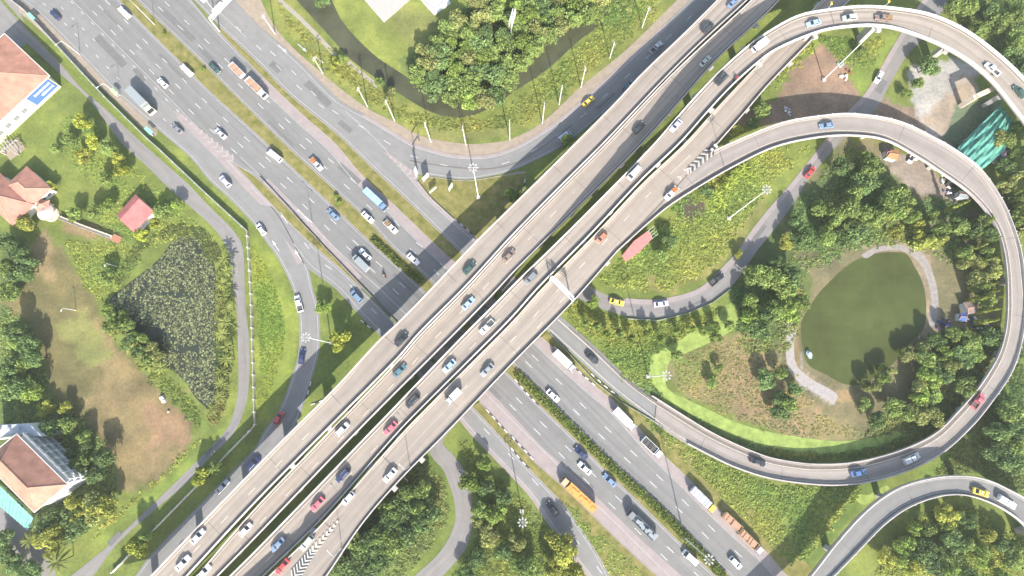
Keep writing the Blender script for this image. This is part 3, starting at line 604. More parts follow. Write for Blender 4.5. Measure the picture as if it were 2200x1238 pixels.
# D: outer parapets stop at the gore of the inner loop
para_px(D, [(682,1262),(703,1235),(778,1125),(857,1033),(962,926),(1101,780),(1233,645),(1327,538)], None, D.root)
para_px(D, [(1532,318),(1592,250),(1650,182),(1742,87),(1815,9),(1828,-4),(1860,-40)], None, D.root)
para_px(F, [(1325,540),(1425,452),(1500,402),(1576,358),(1662,317),(1750,297),(1825,292),(1900,302),(1975,342),(2026,376),(2076,412),(2113,450),(2139,491),(2153,535),(2160,585),(2162,640),(2161,683),(2156,720),(2144,760),(2124,797),(2094,840),(2049,891),(2011,928),(1963,955),(1900,978),(1825,994),(1750,997),(1700,992),(1650,982),(1588,958),(1526,928),(1476,898),(1400,850)], None, F.root)
para_px(F, [(1534,325),(1576,306),(1650,275),(1700,260),(1775,249),(1825,246),(1900,255),(1950,270),(2000,295),(2041,318),(2101,362),(2149,430),(2174,487),(2190,540),(2198,600),(2201,650),(2195,715),(2182,770),(2163,812),(2123,869),(2086,914),(2025,970),(1962,1005),(1888,1030),(1813,1041),(1738,1039),(1650,1026),(1576,1002),(1526,978),(1476,952)], None, F.root, M_para)
def lx(r, side, o, ds, f0=0, f1=1): return (side, o, ds, f0, f1)
lines(A, A.root, [('L', 1.1, 0, 0, 1), ('R', .9, 0, 0, 1)], M_cream); lines(A, A.root, [('L', 4.6, 1, 0, 1), ('L', 8.0, 1, 0, .0)], M_cream)
lines(B, B.root, [('L', 1.0, 0, 0, 1), ('R', 1.2, 0, 0, 1), ('L', 4.5, 1, 0, 1)], M_cream)
lines(Cc, Cc.root, [('L', 1.3, 0, 0, 1), ('R', 1.1, 0, 0, 1), ('L', 5.0, 1, 0, .45)], M_cream)
lines(D, D.root, [('L', 1.0, 0, 0, 1), ('R', 1.0, 0, .08, .5), ('R', 1.0, 0, .75, 1), ('L', 4.4, 1, 0, .62), ('L', 7.8, 1, .2, .62), ('L', 4.4, 0, .62, .7)], M_cream)
lines(F, F.root, [('L', 1.1, 0, .1, .97), ('R', 1.6, 0, .05, .97)], M_cream); lines(Hh, Hh.root, [('L', .9, 0, 0, 1), ('R', 1.2, 0, 0, 1)], M_white)
chevrons(D.root, (1452,390), (1482,362), 2, 1.5, 2.6, 7.55, M_cream); chevrons(D.root, (1478,368), (1528,324), 12, 2.2, 3.8, 7.62, M_white, .5, M_black, .09)
chevrons(D.root, (728,1118), (672,1184), 8, .8, 2.4, (float(D.Z[D.near(728,1118)]), float(D.Z[D.near(672,1184)])), M_cream, .8, dz=.12); chevrons(D.root, (672,1184), (634,1236), 15, 2.2, 3.9, (float(D.Z[D.near(672,1184)]), float(D.Z[D.near(628,1236)])), M_white, .5, M_black, .16)
def crash_cushion(name, u, v, z, ang, label, grp=None):
    p = G(u, v, z); mb = MB(); 
    for k in range(4): mb.box((k*1.0, 0, .5), (.9, 1.5-.25*k, 1.0), 0, k % 2)
    o = mb.build(name, [M_paraw, M_dark]); o.location = p; o.rotation_euler = (0, 0, ang); return tag(o, label, 'crash barrier')
crash_cushion('crash_cushion', 1536, 316, 7.5, math.radians(225), 'striped crash cushion at the gore where the inner loop ramp splits off')
# dark staining of the shoulders and long joint along the loop parapet
for r, side, a, b in ((A, 'R', .5, 1.0), (D, 'R', .55, 1.0), (F, 'R', .6, 1.35), (Cc, 'R', .6, 1.2), (Cc, 'L', .6, 1.1), (B, 'R', .6, 1.0), (B, 'L', .5, .85)):
    r.strip('gutter', mat('gutter_grime', (.16, .14, .125), .95, .2, 1.2), r.root, side, a, b, .04, .96, .035)

# ---------------------------------------------------------------- vehicles
PAINT = {'white': (.78,.78,.78), 'silver': (.48,.50,.52), 'grey': (.20,.21,.22), 'dark': (.035,.04,.045), 'navy': (.03,.04,.11), 'blue': (.08,.16,.34), 'lightblue': (.32,.46,.60),
 'teal': (.08,.17,.21), 'green': (.05,.10,.08), 'palegreen': (.42,.47,.42), 'red': (.48,.06,.06), 'rose': (.52,.13,.16), 'orange': (.66,.29,.07), 'yellow': (.68,.50,.07), 'brown': (.24,.17,.14),
 'cream': (.68,.64,.48), 'tan': (.52,.36,.22), 'lavender': (.50,.50,.62), 'steelblue': (.17,.25,.37), 'boxwhite': (.72,.74,.74), 'palegrey': (.27,.29,.30), 'brick': (.48,.18,.11)}
def paint(c):
    if c in PAINT and 'paint_'+c not in MATS: mat('paint_'+c, PAINT[c], .35, spec=.5, coat=.3)
    return MATS['paint_'+c]
M_bed = mat('truck_bed', (.09,.085,.08), .8, .2, 2); M_loadO = mat('load_orange', (.55,.17,.06), .8, .3, 3); M_loadB = mat('load_brown', (.30,.18,.10), .9, .3, 3)
M_sand = mat('load_sand', (.42,.24,.16), .95, .2, 2); M_frame = mat('chassis', (.04,.04,.04), .7); M_skin = mat('skin', (.35,.2,.13), .6)
def hull(mb, secs, mi=0):
    """secs: (x, z0, z1, half width low, half width high) -> chamfered body"""
    vs = []; 
    for x, z0, z1, w0, w1 in secs:
        zm = z0+(z1-z0)*.55; vs += [(x,-w0*.9,z0),(x,-w0,zm),(x,-w1,z1-.07*(z1-z0)),(x,-w1*.86,z1),(x,w1*.86,z1),(x,w1,z1-.07*(z1-z0)),(x,w0,zm),(x,w0*.9,z0)]
    n = len(secs); fs = [(k*8+j, k*8+(j+1) % 8, (k+1)*8+(j+1) % 8, (k+1)*8+j) for k in range(n-1) for j in range(8)]
    fs += [tuple(range(7, -1, -1)), tuple((n-1)*8+j for j in range(8))]; mb.add(vs, fs, mi)
def wheels(P, xs, yh, r=.33, wd=.22, dual=False):
    for x in xs:
        for sy in (-1, 1):
            m = MB(); m.tube((x, sy*(yh-wd), r), (x, sy*yh, r), r, n=12, mi=0); m.tube((x, sy*(yh-.01), r), (x, sy*(yh+.012), r), r*.6, n=10, mi=1); P.append(('wheel', m, (M_tyre, M_steel)))
def quadp(P, name, pts, m, push=.02):
    """a thin pane"""
    a, b, c, d = [Vector(p) for p in pts]; n = (b-a).cross(d-a).normalized()*push; mb = MB()
    vs = [p+n for p in (a, b, c, d)]+[p-n*.5 for p in (a, b, c, d)]
    mb.add(vs, [(0,1,2,3),(7,6,5,4),(0,4,5,1),(1,5,6,2),(2,6,7,3),(3,7,4,0)]); P.append((name, mb, (m,)))
def cabin(P, body, xf0, xf1, xr1, xr0, zb, zr, wb, wt, side=True, split=None):
    vs = [(xf0,-wb,zb),(xf0,wb,zb),(xr0,wb,zb),(xr0,-wb,zb),(xf1,-wt,zr),(xf1,wt,zr),(xr1,wt,zr),(xr1,-wt,zr)]
    # roof with a rounded edge
    e = .09; vs += [(xf1-e,-wt+e,zr+.06),(xf1-e,wt-e,zr+.06),(xr1+e,wt-e,zr+.06),(xr1+e,-wt+e,zr+.06)]
    body.add(vs, [(0,1,5,4),(1,2,6,5),(2,3,7,6),(3,0,4,7),(4,5,9,8),(5,6,10,9),(6,7,11,10),(7,4,8,11),(8,9,10,11)])
    L = lambda p, q, t: Vector(p).lerp(Vector(q), t)
    def pane(name, i, j, k, l, a=.10, b=.92, c=.07):
        p, q, r_, s_ = vs[i], vs[j], vs[k], vs[l]                    # p,q bottom  r,s top (r above q)
        lo1, lo2 = L(p, s_, a), L(q, r_, a); hi1, hi2 = L(p, s_, b), L(q, r_, b)
        quadp(P, name, (L(lo1, lo2, c), L(lo1, lo2, 1-c), L(hi1, hi2, 1-c), L(hi1, hi2, c)), M_glass)
    pane('windscreen', 0, 1, 5, 4, .04, .95, .05); pane('rear_window', 2, 3, 7, 6, .10, .9, .08)
    if side: pane('side_window', 1, 2, 6, 5, .15, .86, .1); pane('side_window', 3, 0, 4, 7, .15, .86, .1)
def lights(P, xf, xr, y, zf, zr):
    for sy in (-1, 1):
        m = MB(); m.box((xf, sy*y, zf), (.12, .34, .16)); P.append(('headlight', m, (M_lampw,)))
        m = MB(); m.box((xr, sy*y, zr), (.08, .28, .18)); P.append(('tail_light', m, (M_lampr,)))
def mirrors(P, x, y, z, m='paint'):
    for sy in (-1, 1):
        b = MB(); b.box((x, sy*(y+.10), z), (.12, .2, .14)); P.append(('wing_mirror', b, (m,)))
def v_sedan(P, L=4.75, W=1.82, kind='sedan'):
    b = MB(); h = W/2; f = L/2
    if kind == 'sedan':
        hull(b, [(-f,.35,.80,h*.86,h*.80),(-f+.12,.22,.93,h*.94,h*.88),(-1.4,.20,.97,h,h*.95),(1.0,.20,.93,h,h*.94),(f-.75,.20,.84,h*.98,h*.88),(f-.15,.24,.70,h*.90,h*.8),(f,.32,.58,h*.78,h*.7)])
        cabin(P, b, 1.15, .42, -1.05, -1.78, .93, 1.42, h*.90, h*.68)
    elif kind == 'hatch':
        hull(b, [(-f,.35,.90,h*.9,h*.82),(-f+.15,.22,1.0,h*.96,h*.9),(.9,.20,.95,h,h*.94),(f-.6,.20,.86,h*.97,h*.86),(f-.1,.26,.68,h*.88,h*.78),(f,.34,.56,h*.76,h*.7)])
        cabin(P, b, 1.15, .35, -f+.65, -f+.12, .95, 1.48, h*.90, h*.70)
    else:                                                        # suv
        hull(b, [(-f,.4,1.05,h*.92,h*.86),(-f+.15,.28,1.12,h*.97,h*.92),(.9,.26,1.08,h,h*.95),(f-.5,.26,1.0,h*.98,h*.88),(f-.08,.32,.84,h*.9,h*.8),(f,.4,.7,h*.8,h*.75)])
        cabin(P, b, 1.25, .55, -f+.5, -f+.1, 1.08, 1.70, h*.91, h*.74)
        for sy in (-1, 1):
            m = MB(); m.tube((.3, sy*h*.62, 1.80), (-f+.7, sy*h*.62, 1.80), .03); P.append(('roof_rail', m, (M_steel,)))
    P.append(('body', b, ('paint',))); wheels(P, (-f+.95, f-.95), h+.005); lights(P, f-.07, -f+.02, h*.62, .62, .8); mirrors(P, .95, h*.9, .98)
    m = MB(); m.box((f-.01, 0, .42), (.08, .5, .12)); P.append(('number_plate', m, (M_lampw,)))
def v_taxi(P):
    v_sedan(P); m = MB(); m.box((-.3, 0, 1.56), (.2, .55, .16)); P.append(('roof_sign', m, (M_lampw,)))
def v_van(P, L=5.0, W=1.95):
    b = MB(); h = W/2; f = L/2
    hull(b, [(-f,.35,1.15,h*.95,h*.93),(f-1.0,.25,1.12,h,h*.95),(f-.25,.28,1.0,h*.96,h*.86),(f,.35,.75,h*.86,h*.78)])
    cabin(P, b, f-.45, f-1.15, -f+.15, -f+.02, 1.08, 1.98, h*.95, h*.84)
    P.append(('body', b, ('paint',))); wheels(P, (-f+1.0, f-1.0), h+.005, .34); lights(P, f-.07, -f, h*.66, .72, 1.0); mirrors(P, f-1.0, h*.95, 1.2)
def v_pickup(P, load=None, canopy=False, L=5.3, W=1.88):
    b = MB(); h = W/2; f = L/2
    hull(b, [(.1,.35,1.0,h,h*.96),(f-1.25,.33,1.0,h,h*.94),(f-.5,.33,.94,h*.97,h*.86),(f-.08,.36,.78,h*.9,h*.8),(f,.42,.66,h*.8,h*.76)])
    cabin(P, b, f-1.15, f-1.75, -.35, -.5, 1.0, 1.62, h*.91, h*.74)
    hull(b, [(-.55,.35,1.0,h,h*.96),(.12,.35,1.0,h,h*.96)])
    P.append(('body', b, ('paint',)))
    c = MB(); c.box((-f/2-.42, 0, .62), (f-.35, W*.94, .12))
    for sy in (-1, 1): c.box((-f/2-.35, sy*(h-.06), .82), (f-.30, .1, .42))
    c.box((-f+.05, 0, .82), (.1, W*.9, .42)); c.box((-.72, 0, .82), (.1, W*.9, .42)); P.append(('cargo_bed', c, ('paint', M_bed)))
    m = MB(); m.box((-f/2-.38, 0, .69), (f-.65, W*.84, .04)); P.append(('bed_floor', m, (M_bed,)))
    if canopy:
        k = MB(); hull(k, [(-f+.05,.98,1.60,h*.93,h*.78),(-.6,.98,1.64,h*.93,h*.78)]); P.append(('canopy', k, ('paint',)))
    if load is not None:
        k = MB()
        for q in range(6):
            k.box((-f+.55+.33*(q % 3)*1.6, (-.35 if q < 3 else .35), .95+.12*(q % 2)), (.62, .62, .45+.12*(q % 3)), .2*q)
        P.append(('load', k, (load,)))
    wheels(P, (-f+1.05, f-.95), h+.01, .37); lights(P, f-.07, -f+.02, h*.66, .78, .85); mirrors(P, f-1.5, h*.9, 1.12)
def truck_cab(P, x, W, c='paint', z=2.5, L=1.9):
    """x = front bumper"""
    b = MB(); h = W/2; hull(b, [(x-L,.55,1.5,h*.97,h*.95),(x-.25,.5,1.5,h*.98,h*.96),(x,.55,1.3,h*.93,h*.92)])
    cabin(P, b, x-.06, x-.45, x-L+.05, x-L, 1.45, z, h*.96, h*.86); P.append(('cab', b, (c,)))
    for sy in (-1, 1):
        m = MB(); m.box((x, sy*h*.72, .8), (.1, .34, .2)); P.append(('headlight', m, (M_lampw,)))
        m = MB(); m.box((x-.3, sy*(h+.14), 1.9), (.12, .18, .45)); P.append(('wing_mirror', m, (M_dark,)))
def chassis(P, x0, x1, z=.85, w=.9):
    m = MB()
    for sy in (-1, 1): m.box(((x0+x1)/2, sy*w/2, z), (x1-x0, .12, .25))
    for k in range(5): m.box((x0+(x1-x0)*(k+.5)/5, 0, z), (.12, w, .18))
    P.append(('chassis', m, (M_frame,)))
def v_boxtruck(P, L=6.4, W=2.1, H=2.9, box='boxwhite', cab='white'):
    f = L/2; truck_cab(P, f, W*.94, paint(cab), 2.15, 1.55); chassis(P, -f, f-.4, .62, .8)
    m = MB(); m.box((-.95, 0, (H+.75)/2), (L-1.9, W, H-.75)); P.append(('box_body', m, (paint(box),)))
    r = MB()
    for k in range(6): r.box((-.95-(L-2.1)/2+(L-2.1)*(k+.5)/6, 0, H+.02), (.06, W*.98, .05))
    P.append(('roof_rib', r, (M_steel,))); m = MB(); m.box((-f+.01-.0, 0, (H+.75)/2), (.05, W*.9, H-.95)); P.append(('rear_door', m, (M_steel,)))
    wheels(P, (-f+1.2, f-.9), W/2, .4, .28)
def v_semi(P, Lt=11.0, W=2.5, body='container', cab='cream', box='grey', H=3.7):
    """tractor at +x, trailer behind; whole length Lt+3.2"""
    f = (Lt+2.6)/2; truck_cab(P, f, W*.98, paint(cab), 2.95, 2.1); chassis(P, -f, f-1.6, .95, .95)
    xc = -f+Lt/2
    if body == 'container':
        m = MB(); m.box((xc, 0, (H+1.25)/2), (Lt, W, H-1.25)); P.append(('container', m, (paint(box),)))
        r = MB()
        for k in range(int(Lt/.6)): r.box((xc-Lt/2+.3+k*.6, 0, H+.015), (.14, W*.96, .04))
        P.append(('roof_rib', r, (paint(box),))); m = MB(); m.box((-f-.02, 0, (H+1.25)/2), (.05, W*.92, H-1.45)); P.append(('rear_door', m, (paint(box),)))
    elif body == 'tanker':
        m = MB(); m.tube((xc-Lt/2, 0, 2.3), (xc+Lt/2, 0, 2.3), 1.12, n=20); P.append(('tank', m, (paint(box),)))
        k = MB()
        for q in range(4): k.tube((xc-Lt/2+Lt*(q+.5)/4, 0, 3.3), (xc-Lt/2+Lt*(q+.5)/4, 0, 3.58), .3, n=10)
        k.box((xc, .5, 3.5), (Lt*.8, .25, .05)); P.append(('hatch', k, (M_steel,)))
    elif body in ('dump', 'cover'):
        m = MB(); m.box((xc, 0, 1.35), (Lt, W, .16)); 
        for sy in (-1, 1): m.box((xc, sy*(W/2-.05), 2.1), (Lt, .1, 1.5))
        for sx in (-1, 1): m.box((xc+sx*(Lt/2-.05), 0, 2.1), (.1, W-.2, 1.5))
        P.append(('tipper_body', m, (paint(box),)))
        k = MB(); n = 9
        for a in range(n):
            for b_ in range(3): k.box((xc-Lt/2+.2+(Lt-.4)*(a+.5)/n, -W/2+.1+(W-.2)*(b_+.5)/3, 2.45+.10*math.sin(a*1.7+b_*2)+(.2 if b_ == 1 else 0)), ((Lt-.4)/n*1.15, (W-.2)/3*1.15, .9))
        P.append(('load' if body == 'dump' else 'tarpaulin', k, (M_sand if body == 'dump' else paint(box),)))
    else:                                                        # flatbed with stacked goods
        m = MB(); m.box((xc, 0, 1.3), (Lt, W, .22)); 
        for sy in (-1, 1): m.box((xc, sy*(W/2-.04), 1.75), (Lt, .07, .7))
        P.append(('flatbed', m, (paint('palegrey'),)))
        k = MB(); rr = random.Random(int(Lt*10))
        for a in range(11): k.box((xc-Lt/2+.9+rr.random()*(Lt-1.8), rr.uniform(-.55, .55), 1.75+rr.random()*.4), (rr.uniform(.6, 2.2), rr.uniform(.4, 1.1), .7+rr.random()*.5), rr.uniform(-.25, .25))
        P.append(('load', k, (M_loadB if body == 'goods' else paint('palegrey'),)))
    wheels(P, (-f+.9, -f+2.1, f-3.2, f-.9), W/2-.02, .5, .3)
def v_truck(P, L=7.6, body='tipper', cab='steelblue', box='steelblue'):
    f = L/2; W = 2.35; truck_cab(P, f, W*.97, paint(cab), 2.6, 1.9); chassis(P, -f, f-.8, .9, .9); Lb = L-2.2; xc = -f+Lb/2
    m = MB(); m.box((xc, 0, 1.25), (Lb, W, .14))
    for sy in (-1, 1): m.box((xc, sy*(W/2-.05), 1.95), (Lb, .1, 1.4))
    for sx in (-1, 1): m.box((xc+sx*(Lb/2-.05), 0, 1.95), (.1, W-.2, 1.4))
    P.append(('tipper_body', m, (paint(box),)))
    if body == 'tipper':
        k = MB()
        for a in range(8): k.box((xc-Lb/2+.15+(Lb-.3)*(a+.5)/8, 0, 2.45+.12*math.sin(a*2.1)), ((Lb-.3)/8, W-.25, .5)); 
        P.append(('tarpaulin', k, (paint('lightblue' if box == 'steelblue' else box),)))
    else:
        k = MB()
        for a in range(6): k.box((xc-Lb/2+.5+(Lb-1)*(a+.5)/6, 0, 1.9+.2*math.sin(a*2.1)), ((Lb-.8)/6, W-.35, 1.1), .05*a)
        P.append(('load', k, (M_sand if body == 'sand' else M_bed,)))
    wheels(P, (-f+.8, -f+1.9, f-1.0), W/2-.02, .48, .3)
def v_moto(P):
    b = MB(); b.box((0, 0, .62), (1.1, .26, .38), taper=.7); b.box((-.45, 0, .82), (.6, .26, .1)); b.tube((.55, 0, .35), (.42, 0, 1.0), .05); b.tube((.42, -.33, 1.02), (.42, .33, 1.02), .025); P.append(('body', b, ('paint',)))
    for x in (-.62, .62):
        m = MB(); m.tube((x, -.05, .3), (x, .05, .3), .3, n=12); P.append(('wheel', m, (M_tyre,)))
def skin_person(name, joints, bones, radii, mats, label, loc, rz, cat='person', cloth=None):
    me = bpy.data.meshes.new(name); me.from_pydata(joints, bones, []); o = link(name, me); md = o.modifiers.new('skin', 'SKIN')
    for i, r in enumerate(radii): me.skin_vertices[0].data[i].radius = (r, r)
    me.skin_vertices[0].data[0].use_root = True; sb = o.modifiers.new('sub', 'SUBSURF'); sb.levels = 1; sb.render_levels = 1
    dg = bpy.context.evaluated_depsgraph_get(); me2 = bpy.data.meshes.new_from_object(o.evaluated_get(dg)); o.modifiers.clear(); o.data = me2
    for m_ in mats: me2.materials.append(m_)
    for p in me2.polygons: p.use_smooth = True; p.material_index = cloth(p.center) if cloth else 0
    o.location = loc; o.rotation_euler = (0, 0, rz); return tag(o, label, cat)
BUILD = {'sedan': lambda P: v_sedan(P), 'hatch': lambda P: v_sedan(P, 4.3, 1.78, 'hatch'), 'suv': lambda P: v_sedan(P, 4.8, 1.92, 'suv'), 'taxi': v_taxi, 'van': v_van,
 'bigvan': lambda P: v_van(P, 5.9, 2.05), 'pickup': v_pickup, 'pickup_canopy': lambda P: v_pickup(P, canopy=True), 'pickup_orange': lambda P: v_pickup(P, M_loadO), 'pickup_brown': lambda P: v_pickup(P, M_loadB),
 'boxtruck': v_boxtruck, 'boxtruck_grey': lambda P: v_boxtruck(P, 6.8, 2.2, 2.9, 'palegrey', 'palegrey'), 'boxtruck_white': lambda P: v_boxtruck(P, 8.2, 2.3, 3.1, 'boxwhite', 'white'), 'boxsmall': lambda P: v_boxtruck(P, 5.4, 2.0, 2.6, 'boxwhite', 'white'),
 'container': lambda P: v_semi(P, 8.2, 2.7, 'container', 'cream', 'palegrey', 4.0), 'semi_orange': lambda P: v_semi(P, 10.5, 2.6, 'cover', 'tan', 'orange', 3.4), 'semi_goods': lambda P: v_semi(P, 8.6, 2.4, 'pipes', 'grey', 'palegrey'),
 'tipper_brick': lambda P: v_truck(P, 8.6, 'sand', 'boxwhite', 'boxwhite'), 'tipper_blue': lambda P: v_truck(P, 9.6, 'tipper', 'steelblue', 'steelblue'), 'truck_yellow': lambda P: v_truck(P, 9.0, 'tipper', 'yellow', 'lavender'),
 'tipper_tan': lambda P: v_truck(P, 8.8, 'sand', 'lavender', 'tan'), 'flatbed_white': lambda P: v_truck(P, 7.4, 'tipper2', 'white', 'white'), 'moto': v_moto}
NAMES = {'sedan': 'sedan_car', 'hatch': 'hatchback_car', 'suv': 'suv_car', 'taxi': 'taxi_car', 'van': 'passenger_van', 'bigvan': 'passenger_van', 'boxsmall': 'box_truck', 'moto': 'motorcycle', 'container': 'container_truck',
 'semi_orange': 'trailer_truck', 'semi_goods': 'trailer_truck', 'tipper_brick': 'tipper_truck', 'tipper_blue': 'tipper_truck', 'truck_yellow': 'cargo_truck', 'tipper_tan': 'tipper_truck', 'flatbed_white': 'flatbed_truck'}
CAT = {'sedan': 'car', 'hatch': 'car', 'suv': 'car', 'taxi': 'taxi', 'van': 'van', 'bigvan': 'van', 'moto': 'motorcycle'}
PROTO = {}; MESHC = {}
def vehicle(kind, colr, u, v, road, d, label, da=0.0, sc=1.04, group=None):
    if kind not in PROTO:
        P = []; BUILD[kind](P); PROTO[kind] = [(nm, mb, ms) for nm, mb, ms in P]
    r = ROAD[road]; p, ang = r.pose(u, v)
    if d < 0: ang += PI
    nm = NAMES.get(kind, 'pickup_truck' if kind.startswith('pickup') else 'box_truck'); cat = CAT.get(kind, 'pickup' if kind.startswith('pickup') else 'truck')
    root = empty(nm, (p.x, p.y, p.z+.03), ang+da, label=label, cat=cat); sc *= 1.07; root.scale = (sc, sc, sc)
    if group: root['group'] = group
    for i, (pn, mb, ms) in enumerate(PROTO[kind]):
        mm = tuple(paint(colr) if m_ == 'paint' else m_ for m_ in ms); key = (kind, i, tuple(m_.name for m_ in mm))
        if key not in MESHC:
            o = mb.build(pn, list(mm)); MESHC[key] = o.data; o.parent = root
        else: o = link(pn, MESHC[key], root)
    return root
